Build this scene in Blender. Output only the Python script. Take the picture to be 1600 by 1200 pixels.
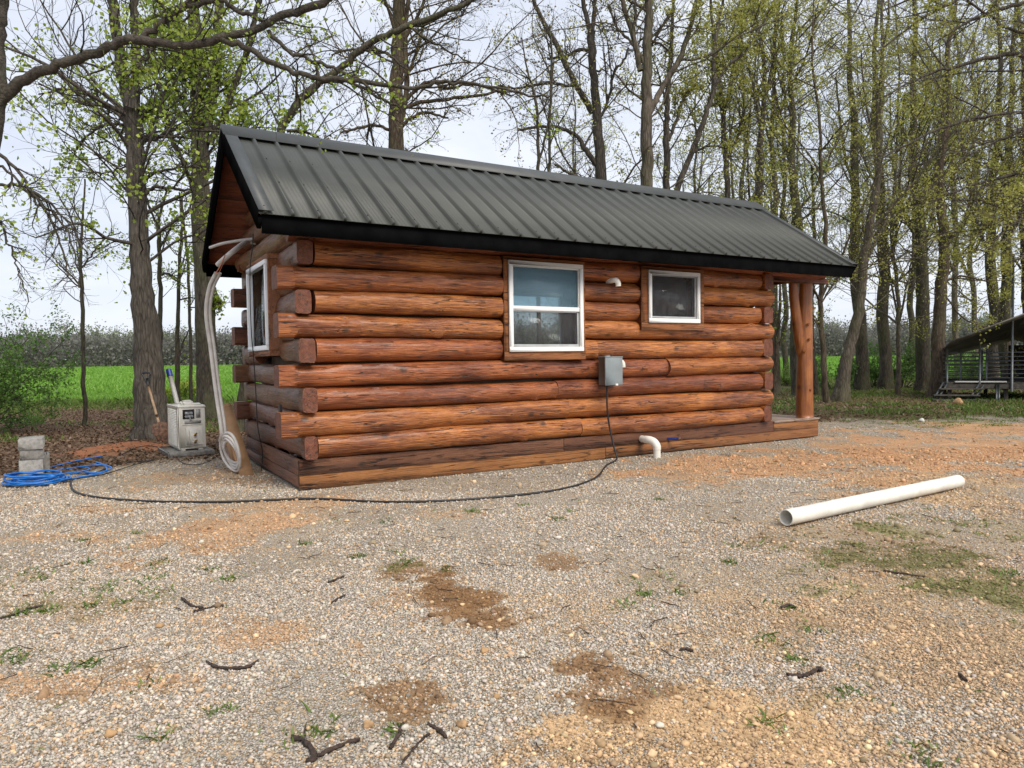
import bpy, math, random
import numpy as np
from mathutils import Vector, Matrix
R = math.radians
S = bpy.context.scene
for o in list(bpy.data.objects): bpy.data.objects.remove(o)

# ---------------------------------------------------------------- camera
F, PITCH, ROLL, H = 1110.1, -.0345, -.0138, 1.2
fw = np.array([0, math.cos(PITCH), math.sin(PITCH)]); _r = np.array([1, 0, 0.]); _u = np.cross(_r, fw)
rt = math.cos(ROLL)*_r + math.sin(ROLL)*_u; up = -math.sin(ROLL)*_r + math.cos(ROLL)*_u
cd = bpy.data.cameras.new('camera'); cam = bpy.data.objects.new('camera', cd); S.collection.objects.link(cam)
cam.matrix_world = Matrix([(rt[0], up[0], -fw[0], 0), (rt[1], up[1], -fw[1], 0), (rt[2], up[2], -fw[2], H), (0, 0, 0, 1)])
cd.sensor_width = 36; cd.lens = 36*F/1600; cd.clip_start = .05; cd.clip_end = 3000
cd.dof.use_dof = True; cd.dof.focus_distance = 7.5; cd.dof.aperture_fstop = 8
S.camera = cam

# ---------------------------------------------------------------- sky and sun
W_ = bpy.data.worlds.new('World'); S.world = W_; W_.use_nodes = True
nt = W_.node_tree; nt.nodes.clear()
SUN_EL, SUN_ROT = R(48), R(140)      # rotation measured from +Y, clockwise
sky = nt.nodes.new('ShaderNodeTexSky'); sky.sky_type = 'NISHITA'; sky.sun_disc = False
sky.sun_elevation = SUN_EL; sky.sun_rotation = SUN_ROT; sky.dust_density = 2
tc = nt.nodes.new('ShaderNodeTexCoord'); mp = nt.nodes.new('ShaderNodeMapping'); mp.inputs['Scale'].default_value = (1, 1, 2.6)
nz = nt.nodes.new('ShaderNodeTexNoise'); nz.inputs['Scale'].default_value = 2.1; nz.inputs['Detail'].default_value = 6; nz.inputs['Roughness'].default_value = .55
cr = nt.nodes.new('ShaderNodeValToRGB'); e = cr.color_ramp.elements
e[0].position = .3; e[0].color = (5.7, 6.3, 7.6, 1); e[1].position = .70; e[1].color = (8.9, 9.1, 9.5, 1)
mx = nt.nodes.new('ShaderNodeMixRGB'); mx.inputs[0].default_value = .86
bg = nt.nodes.new('ShaderNodeBackground'); bg.inputs[1].default_value = .108
wo = nt.nodes.new('ShaderNodeOutputWorld')
L = nt.links.new
L(tc.outputs['Generated'], mp.inputs[0]); L(mp.outputs[0], nz.inputs['Vector']); L(nz.outputs['Fac'], cr.inputs[0])
L(sky.outputs[0], mx.inputs[1]); L(cr.outputs[0], mx.inputs[2]); L(mx.outputs[0], bg.inputs[0]); L(bg.outputs[0], wo.inputs[0])
sd = bpy.data.lights.new('sun', 'SUN'); sd.energy = 2.8; sd.angle = R(32); sd.color = (1, .92, .80)
so = bpy.data.objects.new('sun', sd); S.collection.objects.link(so)
sdir = Vector((math.sin(SUN_ROT)*math.cos(SUN_EL), math.cos(SUN_ROT)*math.cos(SUN_EL), math.sin(SUN_EL)))
so.rotation_euler = sdir.to_track_quat('Z', 'Y').to_euler()
S.view_settings.view_transform = 'Standard'; S.view_settings.look = 'None'
S.view_settings.exposure = .27; S.view_settings.gamma = 1
S.render.engine = 'CYCLES'

# ---------------------------------------------------------------- numeric helpers
C0 = np.array([0, 0, H])
def ray(x, y): return fw + rt*(x-800)/F - up*(y-600)/F
def G(x, y, z=0.):
    d = ray(x, y); return C0 + d*(z-H)/d[2]
def AT(x, y, D):
    d = ray(x, y); return C0 + d*D/d[1]
CX, CY, CA = -1.9994, 6.6073, .5331          # cabin origin (near corner of the sill) and yaw
CU = np.array([math.cos(CA), math.sin(CA), 0]); CV = np.array([-math.sin(CA), math.cos(CA), 0]); CO = np.array([CX, CY, 0])
def to_cabin(P): q = P-CO; return (float(q@CU), float(q@CV), float(P[2]))
def CP(x, y, v=0.):
    d = ray(x, y); t = (v-(C0-CO)@CV)/(d@CV); return to_cabin(C0+d*t)

def hash2(ix, iy, s):
    h = (ix.astype(np.int64)*374761393 + iy.astype(np.int64)*668265263 + s*1274126177) & 0x7fffffff
    h = ((h ^ (h >> 13))*1274126177) & 0x7fffffff
    h = (h ^ (h >> 16)) & 0xffff
    return h/65535.
def vnoise(x, y, s=0):
    ix = np.floor(x); iy = np.floor(y); fx = x-ix; fy = y-iy
    fx = fx*fx*(3-2*fx); fy = fy*fy*(3-2*fy)
    a = hash2(ix, iy, s); b = hash2(ix+1, iy, s); c = hash2(ix, iy+1, s); d = hash2(ix+1, iy+1, s)
    return (a*(1-fx)+b*fx)*(1-fy) + (c*(1-fx)+d*fx)*fy
def fbm(x, y, s=0, o=4):
    t = 0; a = .5; n = 0
    for i in range(o):
        t = t + a*vnoise(x*2**i, y*2**i, s+i*17); n += a; a *= .5
    return t/n
def sst(a, b, x):
    t = np.clip((x-a)/(b-a), 0, 1); return t*t*(3-2*t)

# ---------------------------------------------------------------- object helpers
def link(o, parent=None):
    S.collection.objects.link(o)
    if parent: o.parent = parent
    return o
def empty(name, loc=(0, 0, 0), rz=0, parent=None):
    o = bpy.data.objects.new(name, None); o.location = tuple(float(q) for q in loc); o.rotation_euler = (0, 0, rz)
    o.empty_display_size = .1
    return link(o, parent)
def tag(o, label=None, cat=None, group=None, kind=None):
    if label: o['label'] = label
    if cat: o['category'] = cat
    if group: o['group'] = group
    if kind: o['kind'] = kind
    return o

class MB:
    """mesh builder: collects vertices / faces (tri or quad) with material index"""
    def __init__(s): s.v = []; s.f = []; s.m = []; s.n = 0; s.cols = []
    def add(s, v, f, m=0, col=None):
        v = np.asarray(v, float).reshape(-1, 3)
        if isinstance(f, np.ndarray): fl = [f+s.n]
        else:
            d = {}
            for q in f: d.setdefault(len(q), []).append(q)
            fl = [np.array(q, int)+s.n for q in d.values()]
        for q in fl: s.f.append(q); s.m.append(np.full(len(q), m, int))
        s.v.append(v); s.n += len(v)
        s.cols.append(np.tile(np.array([1, 1, 1, 1.]) if col is None else np.asarray(col, float), (len(v), 1)) if (col is None or np.ndim(col) == 1) else col)
        return s
    def box(s, a, b, m=0, bev=0.):
        x0, y0, z0 = [min(p, q) for p, q in zip(a, b)]; x1, y1, z1 = [max(p, q) for p, q in zip(a, b)]
        if bev <= 0:
            v = [(x, y, z) for z in (z0, z1) for y in (y0, y1) for x in (x0, x1)]
            return s.add(v, [(0, 2, 3, 1), (4, 5, 7, 6), (0, 1, 5, 4), (2, 6, 7, 3), (0, 4, 6, 2), (1, 3, 7, 5)], m)
        c = bev; v = []; 
        for z in (z0, z1):
            for y in (y0, y1):
                for x in (x0, x1):
                    sx = 1 if x == x0 else -1; sy = 1 if y == y0 else -1; sz = 1 if z == z0 else -1
                    v += [(x, y+sy*c, z+sz*c), (x+sx*c, y, z+sz*c), (x+sx*c, y+sy*c, z)]
        I = lambda x, y, z, k: ((z*2+y)*2+x)*3+k
        f = []
        for x in (0, 1): q = [I(x, 0, 0, 0), I(x, 1, 0, 0), I(x, 1, 1, 0), I(x, 0, 1, 0)]; f.append(q if x else q[::-1])
        for y in (0, 1): q = [I(0, y, 0, 1), I(0, y, 1, 1), I(1, y, 1, 1), I(1, y, 0, 1)]; f.append(q if y else q[::-1])
        for z in (0, 1): q = [I(0, 0, z, 2), I(1, 0, z, 2), I(1, 1, z, 2), I(0, 1, z, 2)]; f.append(q if z else q[::-1])
        for y in (0, 1):
            for z in (0, 1): f.append([I(0, y, z, 1), I(1, y, z, 1), I(1, y, z, 2), I(0, y, z, 2)])
        for x in (0, 1):
            for z in (0, 1): f.append([I(x, 0, z, 0), I(x, 1, z, 0), I(x, 1, z, 2), I(x, 0, z, 2)])
        for x in (0, 1):
            for y in (0, 1): f.append([I(x, y, 0, 0), I(x, y, 1, 0), I(x, y, 1, 1), I(x, y, 0, 1)])
        for x in (0, 1):
            for y in (0, 1):
                for z in (0, 1): f.append([I(x, y, z, 0), I(x, y, z, 1), I(x, y, z, 2)])
        return s.add(v, f, m)
    def tubes(s, P, Rd, k=6, m=0, cap=True, col=None):
        """P (n,seg,3), Rd (n,seg)"""
        P = np.asarray(P, float); Rd = np.asarray(Rd, float)
        if P.ndim == 2: P = P[None]; Rd = Rd[None]
        n, g, _ = P.shape
        T = np.gradient(P, axis=1); T /= np.linalg.norm(T, axis=2, keepdims=True)+1e-9
        mean = T.mean(axis=1); ref = np.where(np.abs(mean[:, 2:3]) < .75, np.array([[0, 0, 1.]]), np.array([[.9, .43, 0]]))[:, None]
        A = np.cross(T, ref); A /= np.linalg.norm(A, axis=2, keepdims=True)+1e-9; B = np.cross(T, A)
        th = np.arange(k)*2*math.pi/k
        V = P[:, :, None] + Rd[:, :, None, None]*(A[:, :, None]*np.cos(th)[None, None, :, None]+B[:, :, None]*np.sin(th)[None, None, :, None])
        V = V.reshape(-1, 3)
        i = np.arange(g-1)[:, None]*k; j = np.arange(k)[None]; j2 = (j+1) % k
        q = np.stack([i+j, i+j2, i+k+j2, i+k+j], -1).reshape(-1, 4)
        Fq = (q[None]+np.arange(n)[:, None, None]*(g*k)).reshape(-1, 4)
        base = s.n
        s.add(V, Fq, m, col)
        if cap:
            for e_ in (0, g-1):
                idx = np.arange(k) if e_ == 0 else np.arange(k)[::-1]
                c = (np.arange(n)[:, None]*(g*k)+e_*k+idx[None])+base
                s.f.append(c); s.m.append(np.full(n, m, int))
        return s
    def path(s, pts, r, k=10, m=0, sub=6, cap=True):
        P, rr = smooth(pts, r, sub); return s.tubes(P, rr, k, m, cap)
    def build(s, name, mats, parent=None, smooth_=False, loc=None, rot=None, colattr=False):
        V = np.concatenate(s.v); me = bpy.data.meshes.new(name)
        me.vertices.add(len(V)); me.vertices.foreach_set('co', V.ravel().astype(np.float32))
        fl = [f for f in s.f]; tot = np.concatenate([np.full(len(f), f.shape[1]) for f in fl])
        li = np.concatenate([f.ravel() for f in fl])
        me.loops.add(len(li)); me.loops.foreach_set('vertex_index', li.astype(np.int32))
        me.polygons.add(len(tot)); st = np.concatenate([[0], np.cumsum(tot)[:-1]])
        me.polygons.foreach_set('loop_start', st.astype(np.int32))
        me.polygons.foreach_set('material_index', np.concatenate(s.m).astype(np.int32))
        if smooth_: me.polygons.foreach_set('use_smooth', np.ones(len(tot), bool))
        if colattr:
            a = me.color_attributes.new('col', 'FLOAT_COLOR', 'POINT'); a.data.foreach_set('color', np.concatenate(s.cols).ravel().astype(np.float32))
        me.update(calc_edges=True); me.validate()
        for m_ in (mats if isinstance(mats, (list, tuple)) else [mats]): me.materials.append(m_)
        if smooth_ == 'auto': me.set_sharp_from_angle(angle=R(40))
        o = bpy.data.objects.new(name, me)
        if loc is not None: o.location = tuple(float(q) for q in loc)
        if rot is not None: o.rotation_euler = rot
        return link(o, parent)

def smooth(pts, r, sub=6):
    P = np.array([list(p) for p in pts], float); n = len(P)
    r = np.array(r if np.ndim(r) else [r]*n, float)
    if len(r) != n: r = np.interp(np.linspace(0, 1, n), np.linspace(0, 1, len(r)), r)
    Q = np.vstack([2*P[0]-P[1], P, 2*P[-1]-P[-2]])
    out = []; ro = []
    for i in range(n-1):
        p0, p1, p2, p3 = Q[i:i+4]
        for t in np.linspace(0, 1, sub, endpoint=False):
            out.append(.5*((2*p1)+(-p0+p2)*t+(2*p0-5*p1+4*p2-p3)*t*t+(-p0+3*p1-3*p2+p3)*t**3)); ro.append(r[i]*(1-t)+r[i+1]*t)
    out.append(P[-1]); ro.append(r[-1])
    return np.array(out), np.array(ro)

# ---------------------------------------------------------------- materials
class NT:
    def __init__(s, name):
        s.m = bpy.data.materials.new(name); s.m.use_nodes = True; s.t = s.m.node_tree; s.t.nodes.clear()
        s.out = s.n('ShaderNodeOutputMaterial'); s.b = s.n('ShaderNodeBsdfPrincipled'); s.l(s.b.outputs[0], s.out.inputs[0])
    def n(s, t): return s.t.nodes.new(t)
    def l(s, a, b): s.t.links.new(a, b)
    def coord(s, scale=(1, 1, 1), kind='Object', rnd=False, loc=None):
        c = s.n('ShaderNodeTexCoord'); mp = s.n('ShaderNodeMapping'); mp.inputs['Scale'].default_value = scale
        src = c.outputs[kind]
        if rnd:
            oi = s.n('ShaderNodeObjectInfo'); m = s.n('ShaderNodeVectorMath'); m.operation = 'MULTIPLY_ADD'
            cmb = s.n('ShaderNodeCombineXYZ')
            for i in range(3): s.l(oi.outputs['Random'], cmb.inputs[i])
            s.l(cmb.outputs[0], m.inputs[0]); m.inputs[1].default_value = (37, 53, 71); s.l(src, m.inputs[2]); src = m.outputs[0]
        s.l(src, mp.inputs[0]); return mp.outputs[0]
    def noise(s, vec, scale=5, detail=4, rough=.55, dist=0):
        a = s.n('ShaderNodeTexNoise'); a.inputs['Scale'].default_value = scale; a.inputs['Detail'].default_value = detail
        a.inputs['Roughness'].default_value = rough; a.inputs['Distortion'].default_value = dist
        if vec is not None: s.l(vec, a.inputs['Vector'])
        return a.outputs['Fac']
    def ramp(s, fac, st):
        a = s.n('ShaderNodeValToRGB'); el = a.color_ramp.elements
        while len(el) < len(st): el.new(.5)
        for q, (p, c) in zip(el, st): q.position = p; q.color = (c[0], c[1], c[2], 1) if np.ndim(c) else (c, c, c, 1)
        s.l(fac, a.inputs[0]); return a.outputs[0]
    def mix(s, fac, a, b, mode='MIX'):
        q = s.n('ShaderNodeMixRGB'); q.blend_type = mode
        for v, i in ((fac, 0), (a, 1), (b, 2)):
            if hasattr(v, 'is_output') or hasattr(v, 'links'): s.l(v, q.inputs[i])
            elif i == 0: q.inputs[0].default_value = v
            else: q.inputs[i].default_value = (v[0], v[1], v[2], 1)
        return q.outputs[0]
    def math(s, op, a, b=0., clamp=False):
        q = s.n('ShaderNodeMath'); q.operation = op; q.use_clamp = clamp
        for v, i in ((a, 0), (b, 1)):
            if hasattr(v, 'links'): s.l(v, q.inputs[i])
            else: q.inputs[i].default_value = v
        return q.outputs[0]
    def bump(s, h, strength=.5, dist=.01, normal=None):
        q = s.n('ShaderNodeBump'); q.inputs['Strength'].default_value = strength; q.inputs['Distance'].default_value = dist
        s.l(h, q.inputs['Height'])
        if normal is not None: s.l(normal, q.inputs['Normal'])
        s.l(q.outputs[0], s.b.inputs['Normal']); return q.outputs[0]
    def set(s, **k):
        for a, v in k.items():
            i = s.b.inputs[a.replace('_', ' ')]
            if hasattr(v, 'links'): s.l(v, i)
            else: i.default_value = (v[0], v[1], v[2], 1) if (np.ndim(v) and len(v) == 3) else v
        return s.m

def simple(name, col, rough=.5, var=.15, scale=12, bump=0., metal=0., spec=.5, coat=0.):
    t = NT(name); v = t.coord(rnd=True); n = t.noise(v, scale, 5)
    c2 = tuple(max(0, q*(1-var*2)) for q in col); c3 = tuple(min(1, q*(1+var)) for q in col)
    c = t.ramp(n, [(.3, c2), (.7, c3)])
    if bump: t.bump(n, bump, .01)
    return t.set(Base_Color=c, Roughness=rough, Metallic=metal, Specular_IOR_Level=spec, Coat_Weight=coat)

def wood_log(name, dark, mid, light, rough=.42, coat=.25, dirt=.0, gscale=1., objvar=.35):
    t = NT(name); v = t.coord((.8*gscale, 15*gscale, 15*gscale), rnd=True)
    g1 = t.noise(v, 2.2, 9, .66, .3)
    v2 = t.coord((2.6, 46, 46), rnd=True); g2 = t.noise(v2, 2.5, 5, .6)
    v3 = t.coord((.8, 2.2, 2.2), rnd=True); bl = t.noise(v3, 1.6, 3, .5)
    f = t.mix(.5, g1, g2); f = t.mix(.33, f, bl)
    c = t.ramp(f, [(.34, dark), (.45, mid), (.60, light), (.72, mid)])
    # drying checks: thin dark lines along the grain
    v4 = t.coord((.55, 16, 16), rnd=True); ck = t.noise(v4, 1.9, 2, .5, .25)
    line = t.math('ABSOLUTE', t.math('SUBTRACT', ck, .5)); crack = t.ramp(line, [(.005, 1.), (.014, 0.)])
    v5 = t.coord((1.6, 4, 4), rnd=True); gate = t.ramp(t.noise(v5, 1.5, 2), [(.44, 0.), (.54, 1.)])
    cg = t.math('MULTIPLY', crack, gate)
    c = t.mix(cg, c, tuple(q*.22 for q in dark))
    # knots as small dark spots
    vk = t.coord((1.1, 1.7, 1.7), rnd=True); vo = t.n('ShaderNodeTexVoronoi'); vo.inputs['Scale'].default_value = 2.1; t.l(vk, vo.inputs['Vector'])
    kn = t.ramp(vo.outputs['Distance'], [(.05, 1.), (.13, 0.)])
    c = t.mix(t.math('MULTIPLY', kn, .75), c, tuple(q*.3 for q in dark))
    oi = t.n('ShaderNodeObjectInfo'); ov = t.ramp(oi.outputs['Random'], [(0, (1-objvar, 1-objvar*1.35, 1-objvar*1.2)), (.3, (1-objvar*.35, 1-objvar*.75, 1-objvar*.6)), (.6, (1, 1, 1)), (1, (1+objvar*.25, 1+objvar*.35, 1+objvar*.1))])
    c = t.mix(1., c, ov, 'MULTIPLY')
    if dirt:
        v6 = t.coord((3, 5, 5), rnd=True); d = t.ramp(t.noise(v6, 2.5, 6, .65), [(.5, 0.), (.66, 1.)])
        c = t.mix(t.math('MULTIPLY', d, dirt), c, (.24, .22, .19))
    hgt = t.mix(.5, g1, g2); hgt = t.math('SUBTRACT', hgt, t.math('MULTIPLY', cg, .6))
    t.bump(hgt, .9, .03)
    rr = t.ramp(g2, [(.3, rough+.16), (.7, rough-.08)])
    return t.set(Base_Color=c, Roughness=rr, Coat_Weight=coat, Coat_Roughness=.32)

M = {}
M['log'] = wood_log('log_wood', (.028, .007, .003), (.20, .052, .011), (.57, .20, .040), .36, .45)
M['log_gable'] = wood_log('darker_log_wood', (.030, .012, .005), (.125, .048, .018), (.26, .108, .042), .42, .3, .10)  # darker, duller log tone for the gable and back walls
def end_mat():
    t = NT('log_end_grain'); v = t.coord((0, 1, 1)); w_ = t.n('ShaderNodeTexWave'); w_.wave_type = 'RINGS'; w_.rings_direction = 'X'; w_.inputs['Scale'].default_value = 26; w_.inputs['Distortion'].default_value = 2.5; w_.inputs['Detail'].default_value = 3; t.l(v, w_.inputs['Vector'])
    n = t.noise(t.coord((9, 9, 9), rnd=True), 2.5, 6, .65); f = t.mix(.72, w_.outputs['Fac'], n)
    c = t.ramp(f, [(.3, (.055, .018, .009)), (.5, (.155, .047, .022)), (.7, (.25, .088, .045))]); ck = t.ramp(t.math('ABSOLUTE', t.math('SUBTRACT', t.noise(t.coord((1, 9, 9), rnd=True), 1.3, 2, .5, .6), .5)), [(.004, 1.), (.018, 0.)]); c = t.mix(t.math('MULTIPLY', ck, .85), c, (.02, .008, .004)); t.bump(f, .6, .01)
    return t.set(Base_Color=c, Roughness=.6)
M['end'] = end_mat()
M['board_dark'] = wood_log('stained_board', (.05, .018, .008), (.11, .040, .017), (.18, .070, .028), .5, .12, 0, 1., .1)
M['board'] = wood_log('golden_board', (.10, .036, .009), (.22, .080, .018), (.33, .13, .032), .5, .15, 0, .8, .12)
M['trim'] = wood_log('casing_wood', (.15, .05, .015), (.27, .095, .028), (.38, .15, .045), .5, .15, 0, 1.3, .1)
M['soffit'] = wood_log('soffit_wood', (.10, .025, .010), (.2, .052, .018), (.30, .085, .03), .5, .1, 0, .8, .1)
M['deck'] = wood_log('deck_wood', (.15, .1, .06), (.3, .2, .14), (.42, .33, .26), .4, .3, 0, 1., .1)
M['black'] = simple('black_metal_trim', (.006, .006, .0065), .8, .2, 6, spec=.0)
M['vinyl'] = simple('white_vinyl', (.88, .88, .87), .35, .03, 5)
M['vinylgrey'] = simple('grey_vinyl_track', (.42, .44, .45), .4, .1, 8)
M['pvc'] = simple('white_pipe_plastic', (.80, .775, .70), .38, .11, 5)
M['greybox'] = simple('grey_painted_steel', (.22, .25, .26), .4, .07, 6)
M['rubber'] = simple('black_rubber', (.014, .014, .015), .5, .2, 30)
M['bluehose'] = simple('blue_hose_plastic', (.012, .16, .55), .38, .2, 20)
M['foam'] = simple('pipe_insulation', (.56, .53, .50), .6, .1, 10)
M['copper'] = simple('copper', (.75, .28, .16), .3, .1, 10, metal=1.)
M['ac'] = simple('cream_painted_steel', (.90, .875, .80), .42, .07, 7)
M['dark'] = simple('recess_shade', (.02, .02, .02), .7, .2, 9)
M['brass'] = simple('brass', (.5, .34, .14), .35, .2, 10, metal=.8)
M['foil'] = simple('foil_packet', (.6, .62, .66), .3, .3, 40, .6, metal=.3)
M['labelgrey'] = simple('grey_sticker', (.4, .4, .38), .5, .15, 60)
M['concrete'] = simple('concrete', (.34, .33, .31), .9, .18, 30, .35)
M['concrete_dark'] = simple('darker_concrete', (.24, .23, .215), .9, .2, 30, .35)  # same concrete in a darker grey
M['card'] = simple('cardboard', (.36, .205, .105), .8, .13, 8, .1)
M['handle'] = simple('ash_handle', (.40, .27, .16), .5, .2, 14)
M['rust'] = simple('rusty_steel', (.17, .085, .05), .7, .4, 30, .5)
M['bluecap'] = simple('blue_cap', (.01, .03, .2), .4, .1, 10)
M['bark_strip'] = simple('fallen_bark', (.06, .038, .028), .9, .4, 60, .9)
M['cloth'] = simple('white_scrap', (.7, .68, .65), .8, .1, 20)
M['tanstone'] = simple('tan_stone', (.42, .26, .13), .9, .25, 30, .3)
M['galv'] = simple('galvanised_steel', (.13, .142, .152), .4, .15, 8, metal=.4)
M['shedroof'] = simple('pale_sheet_roof', (.11, .10, .084), .6, .25, 5)
M['shedwood'] = simple('weathered_dark_wood', (.05, .042, .034), .85, .4, 12, .3)
M['interior'] = simple('interior_wood', (.22, .15, .10), .7, .2, 3)

def roof_mat():
    t = NT('charcoal_roof_sheet'); v = t.coord((.35, 1.2, 1.)); n = t.noise(v, 1.6, 5, .55); v2 = t.coord((30, 1, 1)); n2 = t.noise(v2, 1., 3)
    c = t.ramp(t.mix(.12, n, n2), [(.25, (.046, .050, .046)), (.7, (.068, .073, .067))])
    return t.set(Base_Color=c, Roughness=.5, Metallic=.1, Specular_IOR_Level=.4)
M['roof'] = roof_mat()
M['roof_trim'] = simple('charcoal_trim', (.058, .063, .064), .5, .1, 5)

def bark_mat(name, dark, light, sc=1., moss=.0, zs=1.7):
    t = NT(name); v = t.coord((9*sc, 9*sc, zs*sc)); n = t.noise(v, 2.4, 8, .68, .6)
    v2 = t.coord((3, 3, 1.2)); n2 = t.noise(v2, 1.5, 5, .6)
    vo = t.n('ShaderNodeTexVoronoi'); vo.feature = 'DISTANCE_TO_EDGE'; vo.inputs['Scale'].default_value = 2.8; t.l(t.coord((8*sc, 8*sc, zs*sc*(.9 if zs < 3 else 1.6))), vo.inputs['Vector'])
    f = t.mix(.22 if zs < 3 else .1, n, t.ramp(vo.outputs['Distance'], [(0., 0.), (.25, 1.)]))
    c = t.ramp(f, [(.3, dark), (.68, light)])
    c = t.mix(t.ramp(n2, [(.52, 0.), (.68, .55)]), c, tuple(q*1.55 for q in light))
    if moss: c = t.mix(t.math('MULTIPLY', t.ramp(t.noise(v2, .9, 4), [(.42, 0.), (.6, 1.)]), moss), c, (.07, .085, .025))
    t.bump(f, .9, .03)
    return t.set(Base_Color=c, Roughness=.9, Specular_IOR_Level=.2)
M['bark'] = bark_mat('grey_bark', (.030, .026, .021), (.115, .10, .083))
M['bark_limb'] = bark_mat('limb_bark', (.03, .025, .021), (.11, .095, .08), 1., .15, 9.)
M['bark_dark'] = bark_mat('dark_bark', (.026, .022, .018), (.10, .085, .066), 1., .35)
M['bark_brown'] = bark_mat('brown_bark', (.032, .024, .018), (.125, .093, .067), 1., .25)
M['bark_pale'] = bark_mat('pale_flaking_bark', (.045, .036, .028), (.15, .125, .10), .8, .3)
M['twig'] = simple('twig_bark', (.048, .040, .032), .9, .3, 8)
M['twig_mid'] = simple('brown_twig_bark', (.088, .073, .050), .9, .3, 8)
M['twig_pale'] = simple('pale_twig_bark', (.11, .095, .07), .9, .3, 8)

def leaf_mat(name, a, b, tr=.45):
    t = NT(name); at = t.n('ShaderNodeAttribute'); at.attribute_name = 'col'
    sp = t.n('ShaderNodeSeparateColor'); t.l(at.outputs['Color'], sp.inputs[0])
    c = t.mix(sp.outputs[0], a, b)
    df = t.n('ShaderNodeBsdfDiffuse'); tl = t.n('ShaderNodeBsdfTranslucent'); ms = t.n('ShaderNodeMixShader'); ms.inputs[0].default_value = tr
    gl = t.n('ShaderNodeBsdfGlossy'); gl.inputs['Roughness'].default_value = .5; m2 = t.n('ShaderNodeMixShader'); m2.inputs[0].default_value = .04
    t.l(c, df.inputs[0]); t.l(c, tl.inputs[0]); t.l(df.outputs[0], ms.inputs[1]); t.l(tl.outputs[0], ms.inputs[2])
    t.l(ms.outputs[0], m2.inputs[1]); t.l(gl.outputs[0], m2.inputs[2]); t.l(m2.outputs[0], t.out.inputs[0]); t.t.nodes.remove(t.b)
    return t.m
M['leaf_spring'] = leaf_mat('spring_leaf', (.15, .25, .025), (.44, .52, .07))
M['leaf_olive'] = leaf_mat('olive_bud_leaf', (.24, .27, .045), (.50, .48, .11))
M['leaf_green'] = leaf_mat('green_leaf', (.10, .20, .03), (.26, .36, .06))
M['leaf_bud'] = leaf_mat('tan_bud_leaf', (.20, .13, .05), (.26, .26, .09))
M['leaf_dark'] = leaf_mat('shrub_leaf', (.05, .13, .02), (.15, .27, .045))
M['grass'] = leaf_mat('grass_blade', (.05, .12, .015), (.20, .27, .05), .3)
M['fieldgrass'] = leaf_mat('crop_blade', (.11, .26, .025), (.26, .44, .07), .35)
M['litter'] = leaf_mat('dry_leaf', (.07, .038, .022), (.30, .20, .13), .15)
def stone_mat():
    t = NT('gravel_stone'); at = t.n('ShaderNodeAttribute'); at.attribute_name = 'col'
    n = t.noise(t.coord(), 90, 3); c = t.mix(1., at.outputs['Color'], t.ramp(n, [(.3, .78), (.7, 1.12)]), 'MULTIPLY')
    return t.set(Base_Color=c, Roughness=.85, Specular_IOR_Level=.3)
M['stone'] = stone_mat()

# ---------------------------------------------------------------- ground
def patch_world(cx, cy, rx, ry):
    c = G(cx, cy); a = G(cx, cy-ry); b = G(cx, cy+ry); D = c[1]
    return c[0], c[1], rx*D/F, max(abs(a[1]-b[1])/2, .05)
def fieldmask(lst, x, y, seed, rough=.55):
    m = np.zeros_like(x); n = fbm(x*3.1+9, y*3.1, seed, 5)-.5; n2 = fbm(x*16, y*16, seed+5, 4)-.5
    for cx, cy, rx, ry, w in lst:
        X, Y, a, b = patch_world(cx, cy, rx, ry)
        d = np.sqrt(((x-X)/a)**2+((y-Y)/b)**2)/(1.2 if seed in (61, 77) else .96)
        m = np.maximum(m, w*sst(1.18, .72, d + n*2.3*rough*2 + n2*2.6*rough))
    return m
CLAY = [(1220, 722, 200, 22, .95), (1460, 712, 170, 26, 1.), (1080, 742, 110, 14, .7), (1560, 700, 120, 30, 1.), (1350, 745, 130, 12, .7), (340, 830, 130, 32, .75), (440, 790, 120, 12, .6), (205, 703, 75, 14, 1.), (330, 745, 120, 14, .5), (110, 1070, 130, 16, .6), (160, 795, 60, 10, .6),
        (420, 1000, 60, 22, .6), (310, 960, 70, 26, .4), (640, 930, 60, 22, .5), (1000, 740, 40, 8, .9), (1180, 730, 190, 16, .6), (1330, 700, 120, 16, .8), (1470, 690, 150, 20, 1.), (1560, 670, 110, 14, 1.),
        (1560, 735, 90, 20, .7), (1380, 740, 90, 14, .6), (700, 805, 60, 7, .4), (60, 840, 60, 8, .5), (560, 1010, 50, 16, .5), (1100, 690, 80, 6, .6), (1320, 775, 60, 8, .5)]
TAN = [(1090, 1150, 200, 80, 1.), (950, 1195, 160, 40, 1.), (1300, 1130, 150, 60, .6), (1510, 1020, 200, 120, .55), (1500, 770, 120, 30, .7), (1150, 980, 150, 50, .4), (1560, 1170, 120, 60, .6), (920, 950, 140, 40, .35)]
BROWN = [(695, 912, 40, 26, 1.), (735, 935, 40, 20, 1.), (785, 965, 42, 16, .95), (640, 888, 40, 12, .8), (665, 1090, 40, 16, .7), (880, 1040, 80, 34, .9), (930, 1100, 90, 40, .9), (640, 1095, 50, 22, .85), (870, 878, 34, 9, .8), (1000, 1080, 60, 26, .7), (820, 1090, 50, 20, .6), (200, 1040, 60, 14, .6), (1240, 1000, 80, 26, .4), (1420, 870, 150, 50, .5), (110, 1090, 60, 12, .6), (150, 950, 90, 14, .4)]
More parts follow.
